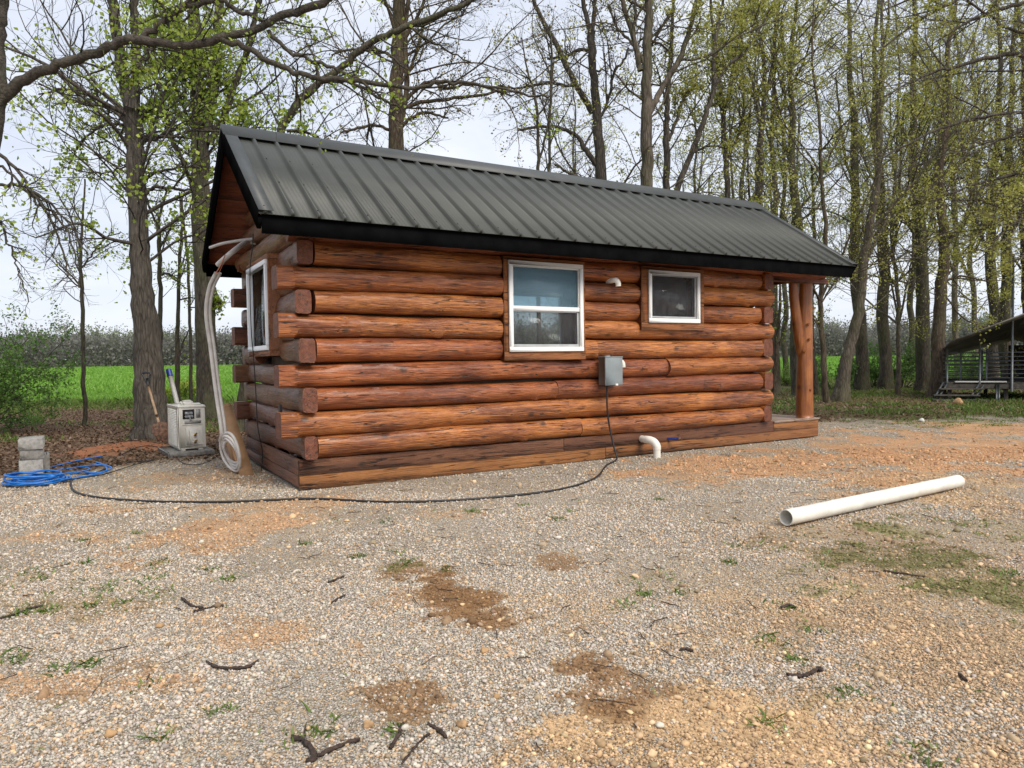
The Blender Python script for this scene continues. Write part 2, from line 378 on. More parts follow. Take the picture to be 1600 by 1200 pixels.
MOSS = [(1480, 892, 125, 50, 1.), (1350, 868, 90, 26, 1.), (1430, 830, 90, 16, .8), (1230, 855, 45, 12, .6), (1510, 815, 50, 10, .9), (1590, 820, 50, 10, .8), (1560, 920, 60, 20, .7), (1250, 1010, 70, 30, .55), (1310, 1090, 60, 20, .4), (1440, 1170, 30, 14, .5), (60, 905, 80, 16, .5), (170, 930, 80, 16, .4), (1000, 915, 60, 22, .35), (620, 880, 26, 10, .7), (1480, 655, 120, 8, .8), (1340, 645, 70, 7, .9), (1170, 850, 60, 16, .35)]
def masks(x, y):
    n = fbm(x*.8, y*.8, 3, 5)-.5
    # leaf litter under the trees, left of and behind the cabin
    bl = np.interp(x, [-40, -5.6, -4.9, -4.2, -3.4, -2.8, 6, 9, 13, 40], [7.2, 7.15, 8.1, 9.1, 9.6, 10.6, 12.6, 13.2, 13.8, 15])
    lit = sst(-.5, .5, y-bl+n*2.2)
    fs = np.interp(x, [-60, -5, 4, 8, 60], [21., 22.5, 27, 33, 38])
    strip = sst(-4.5, -1, y-fs+n*4)
    fld = sst(-1, 1., y-fs+n*2)
    return lit, strip, fld
def elev(x, y):
    e_ = .014*(fbm(x*.9, y*.9, 21, 4)-.5)*sst(1.2, 3, y)
    X, Y, a, b = patch_world(200, 703, 85, 15); d = ((x-X)/a)**2+((y-Y)/b)**2
    e_ = e_ + .085*np.exp(-d*1.6)*(.7+.6*fbm(x*6, y*6, 4, 3))
    lit = masks(x, y)[0]; e_ = e_+lit*.05*(fbm(x*.7, y*.7, 8, 4)-.4)
    u = (x-CX)*CU[0]+(y-CY)*CU[1]; v = (x-CX)*CV[0]+(y-CY)*CV[1]
    near = sst(.9, .2, np.maximum(np.maximum(-u, u-7.6), np.maximum(-v, v-2.65)))
    e_ = e_*(1-near) - .004*near
    far = np.clip(y-30, 0, 1e9); return e_ + .0068*np.minimum(far, 400.)
def graded(lo, hi, step, outlo, outhi, k=1.22):
    c = list(np.arange(lo, hi, step)); s = step; a = c[0]
    pre = []
    while a > outlo: s *= k; a -= s; pre.append(a)
    s = step; b = c[-1]; post = []
    while b < outhi: s *= k; b += s; post.append(b)
    return np.array(pre[::-1]+c+post)
xs = graded(-7.5, 8.5, .045, -1500, 1500, 1.06); ys = graded(1.0, 13.5, .04, -60, 1600, 1.045)
X, Y = np.meshgrid(xs, ys); Z = elev(X, Y)
lit, strip, fld = masks(X, Y)
clay = fieldmask(CLAY, X, Y, 31); tan = fieldmask(TAN, X, Y, 47); brown = fieldmask(BROWN, X, Y, 61, .5); moss = fieldmask(MOSS, X, Y, 77, .8)*(.4+.6*sst(.40, .55, fbm(X*6, Y*6, 203, 4)))
bn = fbm(X*3, Y*3, 91, 5); bn2 = fbm(X*14, Y*14, 92, 3)
def lerp(a, b, t): return a*(1-t[..., None])+np.array(b)*t[..., None]
soil = np.tile(np.array([.45, .35, .235]), X.shape+(1,)).astype(float)
soil = lerp(soil, (.50, .34, .19), tan); soil = lerp(soil, (.50, .285, .15), clay); soil = lerp(soil, (.21, .118, .055), brown)
soil = lerp(soil, (.13, .13, .045), moss*.9)
soil = lerp(soil, (.135, .088, .055), lit); heap = clay*lit*sst(-2.5, -3.4, X)*sst(11, 10, Y); soil = lerp(soil, (.33, .13, .06), heap*.8)
gr = np.maximum(sst(.45, .62, fbm(X*.9, Y*.9, 55, 4)), .75*sst(5, 7, X))*lit*sst(9.5, 13, Y); soil = lerp(soil, (.10, .12, .035), gr*.75)
soil = lerp(soil, (.26, .22, .10), strip); soil = lerp(soil, (.145, .31, .04), fld)
soil *= (.75+.5*bn)[..., None]
stone = (1-lit)*(1-.95*brown)*(1-.72*clay)*(1-.8*tan*sst(.3, .6, bn))*(1-.75*moss)*(.72+.28*sst(.3, .6, fbm(X*1.3, Y*1.3, 93, 4)))
warm = np.clip(.22+.55*tan+.5*clay+.35*sst(.5, 2.5, X)*sst(6, 3, Y)+.2*(bn-.5)*2, 0, 1)
g = MB(); ny, nx = X.shape
i = np.arange(ny-1)[:, None]*nx; j = np.arange(nx-1)[None]
q = np.stack([i+j, i+j+1, i+nx+j+1, i+nx+j], -1).reshape(-1, 4)
g.add(np.stack([X, Y, Z], -1), q, 0, np.concatenate([soil.reshape(-1, 3), stone.reshape(-1, 1)], 1))
def ground_mat():
    t = NT('ground_surface'); at = t.n('ShaderNodeAttribute'); at.attribute_name = 'col'
    a2 = t.n('ShaderNodeAttribute'); a2.attribute_name = 'warm'
    v = t.coord(); wv = t.n('ShaderNodeVectorMath'); wv.operation = 'MULTIPLY_ADD'
    nn = t.n('ShaderNodeTexNoise'); nn.inputs['Scale'].default_value = 60; t.l(v, nn.inputs['Vector']); t.l(nn.outputs['Color'], wv.inputs[0]); wv.inputs[1].default_value = (.006,)*3; t.l(v, wv.inputs[2])
    def vor(sc, feat='F1'):
        vo = t.n('ShaderNodeTexVoronoi'); vo.feature = feat; vo.inputs['Scale'].default_value = sc; t.l(wv.outputs[0], vo.inputs['Vector']); return vo
    v1 = vor(120); sp = t.n('ShaderNodeSeparateColor'); t.l(v1.outputs['Color'], sp.inputs[0])
    grey = t.ramp(sp.outputs[0], [(0., (.28, .25, .21)), (.35, (.46, .42, .365)), (.7, (.60, .555, .485)), (1., (.74, .69, .61))])
    wrm = t.ramp(sp.outputs[1], [(0., (.26, .17, .10)), (.5, (.50, .36, .22)), (1., (.66, .52, .36))])
    wsel = t.math('LESS_THAN', sp.outputs[2], t.math('MULTIPLY', a2.outputs['Fac'], 1.))
    sc = t.mix(wsel, grey, wrm)
    edge = t.ramp(v1.outputs['Distance'], [(.32, 1.), (.62, .42)])
    sc = t.mix(1., sc, edge, 'MULTIPLY')
    n1 = t.noise(v, 9, 6, .6); n2 = t.noise(v, 45, 5, .65); n3 = t.noise(v, 1.3, 5, .6); n4 = t.noise(v, 200, 3, .6)
    soil = t.mix(1., at.outputs['Color'], t.ramp(t.mix(.5, n1, n2), [(.32, .55), (.68, 1.4)]), 'MULTIPLY')
    soil = t.mix(1., soil, t.ramp(n4, [(.3, .7), (.7, 1.25)]), 'MULTIPLY')
    th = t.math('ADD', t.math('MULTIPLY', at.outputs['Alpha'], 1.12), t.math('MULTIPLY', t.math('SUBTRACT', n1, .5), .9))
    rr = t.n('ShaderNodeTexWhiteNoise'); t.l(v1.outputs['Color'], rr.inputs['Vector'])
    sel = t.math('MULTIPLY', t.math('SUBTRACT', th, rr.outputs['Value']), 6., True)
    gate = t.math('GREATER_THAN', at.outputs['Alpha'], .03); sel = t.math('MULTIPLY', sel, gate)
    c = t.mix(sel, soil, sc)
    c = t.mix(1., c, t.ramp(n3, [(.3, (.92, .91, .90)), (.7, (1.14, 1.13, 1.11))]), 'MULTIPLY')
    hs = t.math('MULTIPLY', t.math('SUBTRACT', 1., v1.outputs['Distance']), sel)
    h = t.math('ADD', hs, t.math('MULTIPLY', n2, .5)); t.bump(h, .9, .012)
    return t.set(Base_Color=c, Roughness=.95, Specular_IOR_Level=.15)
M['ground'] = ground_mat()
ground = g.build('ground', M['ground'], smooth_=True, colattr=True); tag(ground, kind='structure')
wa = ground.data.attributes.new('warm', 'FLOAT', 'POINT'); wa.data.foreach_set('value', warm.ravel().astype(np.float32))
def EZ(x, y): return float(elev(np.array([x]), np.array([y]))[0])

# ================================================================ CABIN
LW, LD, SZ, W, RV, RZ, ZR, RU0, RU1 = 6.46, 7.56, .281, 2.647, -.4128, 2.478, 3.639, -.39, 7.80
rng = np.random.default_rng(7); random.seed(7)
cabin = empty('log_cabin', CO, CA)
tag(cabin, 'small log cabin with dark metal roof, white windows and a porch at its right end', 'cabin')
RH = (2.335-SZ)/9

def log_mesh(L_, a, b, seed, blk0=0., blk1=0., knots=3, ecc=1.):
    """log along +X, half thickness a (y) and half height b (z); blk = length of a hewn square end"""
    rg = np.random.default_rng(seed); n = max(8, int(L_/.035)); k = 28
    x = np.linspace(0, L_, n); th = np.arange(k)*2*math.pi/k
    XX, TH = np.meshgrid(x, th, indexing='ij')
    p = np.full(n, 2.05)
    if blk0: p = np.maximum(p, 2.25+6*(x < blk0)*1.)
    if blk1: p = np.maximum(p, 2.25+6*(x > L_-blk1)*1.)
    P = p[:, None]
    r = (np.abs(np.cos(TH))**P+np.abs(np.sin(TH))**P)**(-1/P)
    ph = rg.uniform(0, 50)
    nz_ = fbm(XX*1.6+ph, np.cos(TH)*1.2+5+np.sin(TH)*.9, seed, 3)-.5
    nf = fbm(XX*7+ph, TH*4.+3, seed+9, 3)-.5
    amp = np.where(P > 3, .35, 1.)
    r = r*(1+(.20*nz_+.07*nf)*amp*(1+.8*(np.abs(np.sin(TH)) < .8)))
    tp = 1+.08*(rg.uniform(-1, 1))*(x/L_-.5)[:, None]; r = r*tp
    for _ in range(knots):
        kx = rg.uniform(.2, max(.3, L_-.2)); kt = rg.uniform(-2.6, -.5) if rg.random() < .8 else rg.uniform(0, 6); s_ = rg.uniform(.022, .045)
        dt = np.angle(np.exp(1j*(TH-kt)))*a
        d2 = (XX-kx)**2+dt**2
        r = r + (rg.uniform(.015, .035)/a)*np.exp(-d2/(s_*s_)) - (.018/a)*np.exp(-d2/(.2*s_*s_))
    wy = (.014*np.sin(x*rg.uniform(.8, 1.8)+ph))[:, None]; wz = (.009*np.sin(x*rg.uniform(.8, 1.6)+ph*2))[:, None]
    V = np.stack([XX, a*r*np.cos(TH)+wy, b*r*np.sin(TH)+wz], -1)
    m = MB(); i = np.arange(n-1)[:, None]*k; j = np.arange(k)[None]; j2 = (j+1) % k
    m.add(V, np.stack([i+j, i+j2, i+k+j2, i+k+j], -1).reshape(-1, 4)[:, ::-1], 0)
    for e_, fl in ((0, 1), (n-1, -1)):
        ring = V[e_]; c = ring.mean(0)+np.array([-.004*fl, 0, 0]); vv = np.vstack([ring, c])
        fs = [(q, (q+1) % k, k) if fl == 1 else ((q+1) % k, q, k) for q in range(k)]
        m.add(vv, fs, 1)
    return m
_seed = [100]
def put_log(axis, s0, s1, other, row, mat, blk0=0., blk1=0., a=.115, b=None, knots=3, name='log', z=None):
    _seed[0] += 1; b = b or RH/2*random.uniform(.95, 1.03); a *= random.uniform(.92, 1.06); other += random.uniform(-.008, .008)
    z = SZ+RH*(row-.5) if z is None else z
    m = log_mesh(s1-s0, a, b, _seed[0], blk0, blk1, knots)
    if axis == 'u': loc, rot = (s0, other, z), (0, 0, 0)
    else: loc, rot = (other, s0, z), (0, 0, math.pi/2)
    return m.build(name, [M[mat], M['end']], cabin, 'auto', loc, rot)

W1 = (2.19, 3.27, 1.19, 2.31); W2 = (4.115, 5.165, 1.535, 2.31)      # outer casings in the long wall
WG = (.82-.05, 1.8246+.05, 1.27, 2.30)                                # gable window
WB = (3.78, 4.92, 1.08, 2.28)                                         # window in the back wall
SPL = {6: [.61], 5: [3.48], 4: [4.58], 1: [3.24], 2: [3.05], 8: [], 3: [2.9]}
for row in range(1, 10):
    zc = SZ+RH*(row-.5); ev = row % 2 == 0
    u0 = -.17 if ev else .175; u1 = LW+.06 if ev else LW-.16
    cuts = [u0] + SPL.get(row, []) + [u1]
    segs = [[cuts[q], cuts[q+1]-(.004 if q < len(cuts)-2 else 0)] for q in range(len(cuts)-1)]
    for (wa_, wb_, wz0, wz1) in (W1, W2):
        if wz0 < zc-.01 and wz1 > zc-.06:
            new = []
            for s0, s1 in segs:
                if s1 <= wa_ or s0 >= wb_: new.append([s0, s1]); continue
                if s0 < wa_-.02: new.append([s0, wa_-.004])
                if s1 > wb_+.02: new.append([wb_+.004, s1])
            segs = new
    for s0, s1 in segs:
        put_log('u', s0, s1, .055, row, 'log', .16 if (ev and s0 == u0) else 0, 0, knots=int(1+(s1-s0)*1.1) if s0 > 3 else int(1+(s1-s0)*.5))
    # back wall
    segs = [[u0+.04, u1]]
    if WB[2] < zc+.06 and WB[3] > zc-.06: segs = [[u0+.04, WB[0]-.004], [WB[1]+.004, u1]]
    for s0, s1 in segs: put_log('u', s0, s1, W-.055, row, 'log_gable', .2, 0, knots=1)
    # gable walls
    v0 = -.095 if not ev else .175; v1 = W+.09 if not ev else W-.175
    segs = [[v0, v1]]
    if WG[2] < zc+.06 and WG[3] > zc-.06: segs = [[v0, WG[0]-.004], [WG[1]+.004, v1]]
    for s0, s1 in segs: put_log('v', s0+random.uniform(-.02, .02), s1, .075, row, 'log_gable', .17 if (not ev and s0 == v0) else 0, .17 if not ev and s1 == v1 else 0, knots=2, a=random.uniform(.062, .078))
    put_log('v', v0+.03, v1, LW-.07, row, 'log', .15 if not ev else 0, .15 if not ev else 0, knots=1, a=.085)
# gable triangle logs and plate logs
sl = (ZR-RZ)/(W/2-RV)
for uu, mt in ((.06, 'log_gable'), (LW-.07, 'log')):
    for kx in range(5):
        zc = SZ+RH*(9.5+kx); ztop = zc+RH/2
        vlo = RV+(ztop+.09-RZ)/sl; vhi = W-vlo
        vlo = max(vlo, -.25 if uu < 1 else -.1); vhi = min(vhi, W+.2)
        if vhi-vlo > .15: put_log('v', vlo, vhi, uu, None, mt, knots=2, z=zc, a=.115, name='gable_log')
put_log('u', -.05, LD+.12, .03, None, 'soffit', z=SZ+RH*9+.075, a=.07, b=.085, knots=1, name='plate_log')
put_log('u', -.05, LD+.12, W-.03, None, 'soffit', z=SZ+RH*9+.075, a=.07, b=.085, knots=1, name='plate_log')

def board(axis, s0, s1, face, t, z0, z1, mat, name, parent=cabin, bev=.004, ends=0):
    """board whose outer face lies at `face` and thickness t inward (object X along it)"""
    m = MB(); m.box((0, 0, z0), (s1-s0, t, z1), 0, bev)
    o = m.build(name, M[mat], parent)
    if axis == 'u': o.location = (s0, face, 0)
    else: o.location = (face, s1, 0); o.rotation_euler = (0, 0, -math.pi/2)
    return o
# sill boards
board('u', .0, 3.0, 0, .04, .135, SZ, 'board_dark', 'sill_board')
board('u', 3.003, LW+.12, .001, .04, .135, SZ, 'board_dark', 'sill_board')
board('u', .0, 3.6, -.001, .04, .0, .132, 'board', 'skid_board')
board('u', 3.603, LD-.004, 0, .04, .012, .132, 'board', 'skid_board')
board('u', LW+.123, LD-.004, 0, .04, .135, SZ-.028, 'board', 'sill_board')
for z0, z1 in ((.02, .132), (.135, SZ)):
    board('v', .045, W, 0, .04, z0, z1, 'board_dark', 'sill_board')
    m = MB().box((LD-.04, .045, z0), (LD, W, min(z1, SZ-.028)), 0, .004); m.build('sill_board', M['board'], cabin)
board('u', .045, LD-.04, W-.04, .04, .02, SZ-.03, 'board_dark', 'sill_board')
# floor and porch planks
m = MB()
for q in range(18):
    v_ = -.012+q*(W+.02)/18; m.box((LW+.12, v_, SZ-.026), (LD+.012, v_+(W+.02)/18-.006, SZ+.002), 0, .003)
m.build('porch_deck', M['deck'], cabin)
# interior shell: floor, ceiling and lining with openings
m = MB(); IW0, IW1, IU0, IU1, IZ0, IZ1 = .175, W-.175, .185, LW-.18, SZ+.02, 2.42
m.box((IU0-.05, IW0-.05, SZ-.02), (IU1+.05, IW1+.05, IZ0)); m.box((IU0, IW0, IZ1), (IU1, IW1, IZ1+.02))
def lining(axis, face, s0, s1, holes):
    ss = sorted({s0, s1} | {h[0] for h in holes} | {h[1] for h in holes}); zz = sorted({IZ0, IZ1} | {h[2] for h in holes} | {h[3] for h in holes})
    for a_, b_ in zip(ss, ss[1:]):
        for c_, d_ in zip(zz, zz[1:]):
            mu, mz = (a_+b_)/2, (c_+d_)/2
            if any(h[0] < mu < h[1] and h[2] < mz < h[3] for h in holes): continue
            if axis == 'u': m.box((a_, face, c_), (b_, face+.015, d_))
            else: m.box((face, a_, c_), (face+.015, b_, d_))
lining('u', IW0, IU0, IU1, [W1, W2]); lining('u', IW1, IU0, IU1, [WB]); lining('v', IU0, IW0, IW1, [WG]); lining('v', IU1, IW0, IW1, [])
m.build('interior_lining', M['interior'], cabin)

# glass materials
def glass_mat(name, tint, refl, trans=.8):
    t = NT(name); t.t.nodes.remove(t.b)
    tr = t.n('ShaderNodeBsdfTransparent'); tr.inputs[0].default_value = (*[q*trans for q in tint], 1)
    gl = t.n('ShaderNodeBsdfGlossy'); gl.inputs['Roughness'].default_value = .02; gl.inputs[0].default_value = (.95, .97, 1, 1)
    fr = t.n('ShaderNodeLayerWeight'); fr.inputs[0].default_value = .5
    f = t.math('ADD', t.math('MULTIPLY', t.math('POWER', fr.outputs['Facing'], 4.), .75), refl, True)
    ms = t.n('ShaderNodeMixShader'); t.l(f, ms.inputs[0]); t.l(tr.outputs[0], ms.inputs[1]); t.l(gl.outputs[0], ms.inputs[2]); t.l(ms.outputs[0], t.out.inputs[0])
    return t.m
M['glass'] = glass_mat('window_glass', (.93, .98, .97), .06, .97)
def film_mat():
    t = NT('blue_film_glass'); t.t.nodes.remove(t.b)
    df = t.n('ShaderNodeBsdfPrincipled'); df.inputs['Base Color'].default_value = (.24, .37, .46, 1); df.inputs['Roughness'].default_value = .25
    tr = t.n('ShaderNodeBsdfTransparent'); tr.inputs[0].default_value = (.8, .95, 1, 1)
    ms = t.n('ShaderNodeMixShader'); ms.inputs[0].default_value = .55; t.l(df.outputs[0], ms.inputs[1]); t.l(tr.outputs[0], ms.inputs[2]); t.l(ms.outputs[0], t.out.inputs[0])
    return t.m
M['film'] = film_mat()
def screen_mat():
    t = NT('insect_screen'); t.t.nodes.remove(t.b)
    n = t.noise(t.coord((5, 1, 2.2)), 2.2, 2, .5, 1.6)
    df = t.n('ShaderNodeBsdfDiffuse'); t.l(t.ramp(n, [(.35, (.085, .085, .09)), (.6, (.13, .13, .138))]), df.inputs[0])
    tr = t.n('ShaderNodeBsdfTransparent'); ms = t.n('ShaderNodeMixShader'); ms.inputs[0].default_value = .70
    t.l(df.outputs[0], ms.inputs[1]); t.l(tr.outputs[0], ms.inputs[2]); t.l(ms.outputs[0], t.out.inputs[0]); return t.m
M['screen'] = screen_mat()

def window(u0, u1, z0, z1, casing, kind):
    """local frame: X along the wall, Y into the wall, outer casing box given, frame inset"""
    cu0, cu1, cz0, cz1 = casing; f0 = -.075
    w = empty('window', (0, 0, 0), 0, cabin)
    m = MB(); m.box((cu0, f0, cz0), (cu1, .17, z0-.002), 0, .003); m.box((cu0, f0-.002, z1+.002), (cu1, .17, cz1), 0, .003)
    m.box((cu0, f0+.003, z0), (u0-.002, .17, z1), 0, .003); m.box((u1+.002, f0+.003, z0), (cu1, .17, z1), 0, .003)
    m.build('casing', M['trim'], w)
    t = .052; y0, y1 = -.095, -.03
    m = MB(); m.box((u0, y0, z0), (u1, y1, z0+t), 0, .004); m.box((u0, y0, z1-t), (u1, y1, z1), 0, .004)
    m.box((u0, y0+.001, z0+t-.002), (u0+t, y1, z1-t+.002), 0, .004); m.box((u1-t, y0+.001, z0+t-.002), (u1, y1, z1-t+.002), 0, .004)
    zm = z0+(z1-z0)*.475
    if kind == 'hung':
        m.box((u0+t-.002, y0+.012, zm-.02), (u1-t+.002, y1+.01, zm+.03), 0, .004)
        m.box((u0+t-.002, y0+.02, zm+.03), (u0+t+.014, y1, z1-t), 0, .002); m.box((u1-t-.014, y0+.02, zm+.03), (u1-t+.002, y1, z1-t), 0, .002); m.box((u0+t, y0+.02, z1-t-.014), (u1-t, y1, z1-t+.002), 0, .002)
    m.build('frame', M['vinyl'], w)
    m = MB(); g_ = .028
    if kind in ('hung', 'slide'):
        top = zm-.02 if kind == 'hung' else z1-t
        m.box((u0+t, y0+.022, z0+t), (u1-t, y1+.005, z0+t+g_), 0, .003); m.box((u1-t-g_, y0+.024, z0+t+g_), (u1-t, y1+.005, top), 0, .003)
        m.box((u0+t, y0+.024, z0+t+g_), (u0+t+g_*.6, y1+.005, top), 0, .003); m.box((u0+t+g_*.6, y0+.022, top-g_*.5), (u1-t-g_, y1+.005, top), 0, .003)
        m.build('track', M['vinylgrey'], w)
        MB().box((u0+t+g_*.6, y0+.036, z0+t+g_), (u1-t-g_, y0+.038, top-g_*.5)).build('screen', M['screen'], w)
    if kind == 'hung':
        MB().box((u0+t, y0+.042, zm+.03), (u1-t, y0+.046, z1-t)).build('upper_pane', M['film'], w)
        MB().box((u0+t, y1+.006, z0+t), (u1-t, y1+.010, zm-.0)).build('lower_pane', M['glass'], w)
    else: MB().box((u0+t, y1+.006, z0+t), (u1-t, y1+.010, z1-t)).build('pane', M['glass'], w)
    return w
window(2.246, 3.236, 1.284, 2.272, W1, 'hung')
window(4.2196, 5.081, 1.629, 2.269, W2, 'slide')
wg = window(0, 1.006, 1.33, 2.258, (-.05, 1.056, 1.27, 2.31), 'plain'); wg.location = (-.005, 1.8246, 0); wg.rotation_euler = (0, 0, -math.pi/2)
wb = window(0, 1.04, 1.13, 2.23, (-.05, 1.09, 1.08, 2.28), 'plain2'); wb.location = (4.87, W, 0); wb.rotation_euler = (0, 0, math.pi)

# roof --------------------------------------------------------------
roof = empty('roof', (0, 0, 0), 0, cabin)
def slope_pt(u, s, h, back=False):
    """s 0..1 eave to ridge, h height above the sheet along the normal"""
    v = RV+(W/2-RV)*s; z = RZ+(ZR-RZ)*s; L0 = math.hypot(W/2-RV, ZR-RZ)
    nv, nz2 = -(ZR-RZ)/L0, (W/2-RV)/L0; v += nv*h; z += nz2*h
    return (u, W-v if back else v, z)
prof = []
sp_ = .2295; u = RU0+.06; kk = 0
us = RU0+.055
nrib = int((RU1-RU0-.08)/sp_)
for q in range(nrib+1):
    c = us+q*sp_
    prof += [(c-.017, 0), (c-.011, .033), (c+.011, .033), (c+.017, 0)]
    if q < nrib:
        for d_ in (.33, .5, .67): prof += [(c+sp_*d_-.011, 0), (c+sp_*d_-.005, .0011), (c+sp_*d_+.005, .0011), (c+sp_*d_+.011, 0)]
prof = [(RU0, 0)]+prof+[(RU1, 0)]
for back in (False, True):
    m = MB(); V = [slope_pt(a, s_, b, back) for s_ in (-.012, 1) for a, b in prof]; n = len(prof)
    V += [slope_pt(a, s_, -.006, back) for s_ in (-.012, 1) for a, b in prof]
    fs = [(q, q+1, n+q+1, n+q) for q in range(n-1)]+[(2*n+q+1, 2*n+q, 3*n+q, 3*n+q+1) for q in range(n-1)]+[(q+1, q, 2*n+q, 2*n+q+1) for q in range(n-1)]
    if back: fs = [f_[::-1] for f_ in fs]
    m.add(V, fs, 0)
    m.build('metal_sheet', M['roof'], roof)
    # screws
    m = MB()
    for q in range(nrib+1):
        for s_ in (.03, .36, .66) if q % 1 == 0 else ():
            c = us+q*sp_+(.0 if s_ == .03 else .035)
            h0 = .030 if s_ == .03 else .001
            p = [slope_pt(c+.007*math.cos(t), s_+.0045*math.sin(t), h0, back) for t in np.arange(6)*math.pi/3]
            p2 = [slope_pt(c+.005*math.cos(t), s_+.003*math.sin(t), h0+.007, back) for t in np.arange(6)*math.pi/3]
            m.add(p+p2, [(t, (t+1) % 6, 6+(t+1) % 6, 6+t) for t in range(6)]+[tuple(range(6, 12))], 0)
    sc = m.build('screws', M['black'], roof); tag(sc, kind='stuff')
    # soffit boards under the sheet, rafters' ends hidden
    m = MB(); nb = 9
    for q in range(nb):
        s0, s1 = q/nb+.004, (q+1)/nb
        P = [slope_pt(RU0+.05, s0, -.012, back), slope_pt(RU1-.05, s0, -.012, back), slope_pt(RU1-.05, s1, -.012, back), slope_pt(RU0+.05, s1, -.012, back)]
        P2 = [slope_pt(RU0+.05, s0, -.035, back), slope_pt(RU1-.05, s0, -.035, back), slope_pt(RU1-.05, s1, -.035, back), slope_pt(RU0+.05, s1, -.035, back)]
        m.add(P+P2, [(0, 1, 2, 3), (7, 6, 5, 4), (0, 4, 5, 1), (1, 5, 6, 2), (2, 6, 7, 3), (3, 7, 4, 0)], 0)
    m.build('soffit', M['soffit'], roof)
    # eave fascia
    m = MB(); v_ = RV+.012; a_, b_ = (v_, v_+.025) if not back else (W-v_-.025, W-v_)
    m.box((RU0+.03, a_, RZ-.175), (RU1-.03, b_, RZ-.008), 0, .003)
    m.build('fascia', M['black'], roof)
    # rakes at each end: flat metal trim on top and a black face board
    for ue, sg in ((RU0, -1), (RU1, 1)):
        m = MB()
        for (a_, b_, c_, d_, mi) in ((.004*sg, -.12*sg, .031, .034, 0), (.006*sg, .012*sg, -.12, .033, 1), (-.03*sg, .004*sg, -.14, -.04, 1)):
            P = []
            for s_ in (-.014, 1.0):
                for uu, hh in ((a_, c_), (b_, c_), (b_, d_), (a_, d_)): P.append(slope_pt(ue+uu, s_, hh, back))
            m.add(P, [(0, 1, 5, 4), (1, 2, 6, 5), (2, 3, 7, 6), (3, 0, 4, 7), (3, 2, 1, 0), (4, 5, 6, 7)], mi)
        m.build('rake_trim', [M['roof_trim'], M['black']], roof)
m = MB(); cw = .10
P = []
for ue in (RU0-.015, RU1+.015):
    P += [slope_pt(ue, 1-cw, .031), slope_pt(ue, 1-cw, .035), slope_pt(ue, .985, .056), (ue, W/2, ZR+.075), slope_pt(ue, .985, .052, True), slope_pt(ue, 1-cw, .035, True), slope_pt(ue, 1-cw, .031, True), (ue, W/2, ZR+.02)]
m.add(P, [(q, (q+1) % 8, 8+(q+1) % 8, 8+q) for q in range(8)]+[tuple(range(7, -1, -1)), tuple(range(8, 16))], 0)
m.build('ridge_cap', M['roof_trim'], roof)

# porch post grown with a fork ---------------------------------------
pu, pv = CP(1257, 649, .12)[0], .12
top = 2.30
def post(u_, v_, seed):
    m = MB()
    fk = lambda x_, y_: (CP(x_, y_, v_)[0]-pu+u_, v_, CP(x_, y_, v_)[2])
    m.path([(u_, v_, SZ), (u_, v_, .7), (u_+.01, v_, 1.3), (u_+.015, v_, 1.8), (u_+.03, v_, top)], [.128, .12, .11, .1, .094], 20, sub=8)
    m.path([(u_-.03, v_+.02, 1.15), (u_-.07, v_+.03, 1.42), (u_-.13, v_+.04, 1.75), (u_-.17, v_+.05, 2.05), (u_-.19, v_+.05, top)], [.06, .08, .074, .07, .066], 16, sub=8)
    o = m.build('porch_post', M['post'], cabin, True)
    rg = np.random.default_rng(seed)
    for q in range(7):
        z = rg.uniform(.6, 2.2); a_ = rg.uniform(-2.6, -.4); b = MB()
        c = np.array([u_+.10*math.cos(a_), v_+.10*math.sin(a_), z]); b.path([c, c+np.array([math.cos(a_), math.sin(a_), .4])*.035], [.026, .014], 8, sub=2); b.build('knot', M['post'], o, True)
    return o
def post_mat():
    t = NT('peeled_post_wood'); v = t.coord((9, 9, .8)); g1 = t.noise(v, 2.2, 7, .6, .4); v2 = t.coord((3, 3, 2)); g2 = t.noise(v2, 1.8, 3)
    c = t.ramp(t.mix(.4, g1, g2), [(.3, (.09, .026, .007)), (.5, (.26, .085, .019)), (.68, (.42, .155, .035))]); t.bump(g1, .6, .02)
    vo = t.n('ShaderNodeTexVoronoi'); vo.inputs['Scale'].default_value = 3.4; t.l(t.coord((1, 1, .9)), vo.inputs['Vector'])
    c = t.mix(t.ramp(vo.outputs['Distance'], [(.06, .8), (.15, 0.)]), c, (.04, .012, .005))
    return t.set(Base_Color=c, Roughness=.4, Coat_Weight=.3, Coat_Roughness=.3)
M['post'] = post_mat()
post(pu, pv, 5); post(pu-.05, W-.15, 6)
board('u', LW+.1, LD+.22, .0, .12, 2.25, 2.33, 'soffit', 'porch_beam'); board('u', LW+.1, LD+.22, W-.12, .12, 2.25, 2.33, 'soffit', 'porch_beam')
board('v', -.02, W+.02, LD+.0, .09, 2.31, 2.40, 'soffit', 'porch_beam')

# fittings on the front wall ------------------------------------------
eb = empty('electrical_box', (0, 0, 0), 0, cabin)
bu0, bu1, bz0, bz1 = 3.455, 3.70, .89, 1.205
MB().box((bu0, -.20, bz0), (bu1, -.07, bz1), 0, .006).box((bu0-.006, -.208, bz0-.004), (bu1+.006, -.196, bz1+.006), 0, .004).box((bu0-.01, -.212, bz1), (bu1+.01, -.07, bz1+.014), 0, .004).build('enclosure', M['greybox'], eb)
MB().box((bu1, -.17, .95), (bu1+.022, -.15, .975), 0, .004).build('latch', M['cloth'], eb); m = MB(); m.box((bu0+.14, -.214, bz0-.012), (bu0+.18, -.19, bz0+.012), 0, .004); m.build('latch', M['cloth'], eb)
m = MB(); m.path([((bu0+bu1)/2-.04, -.13, bz1+.005), ((bu0+bu1)/2-.04, -.13, bz1+.03)], [.04, .034], 14, sub=2); m.build('hub', M['greybox'], eb)
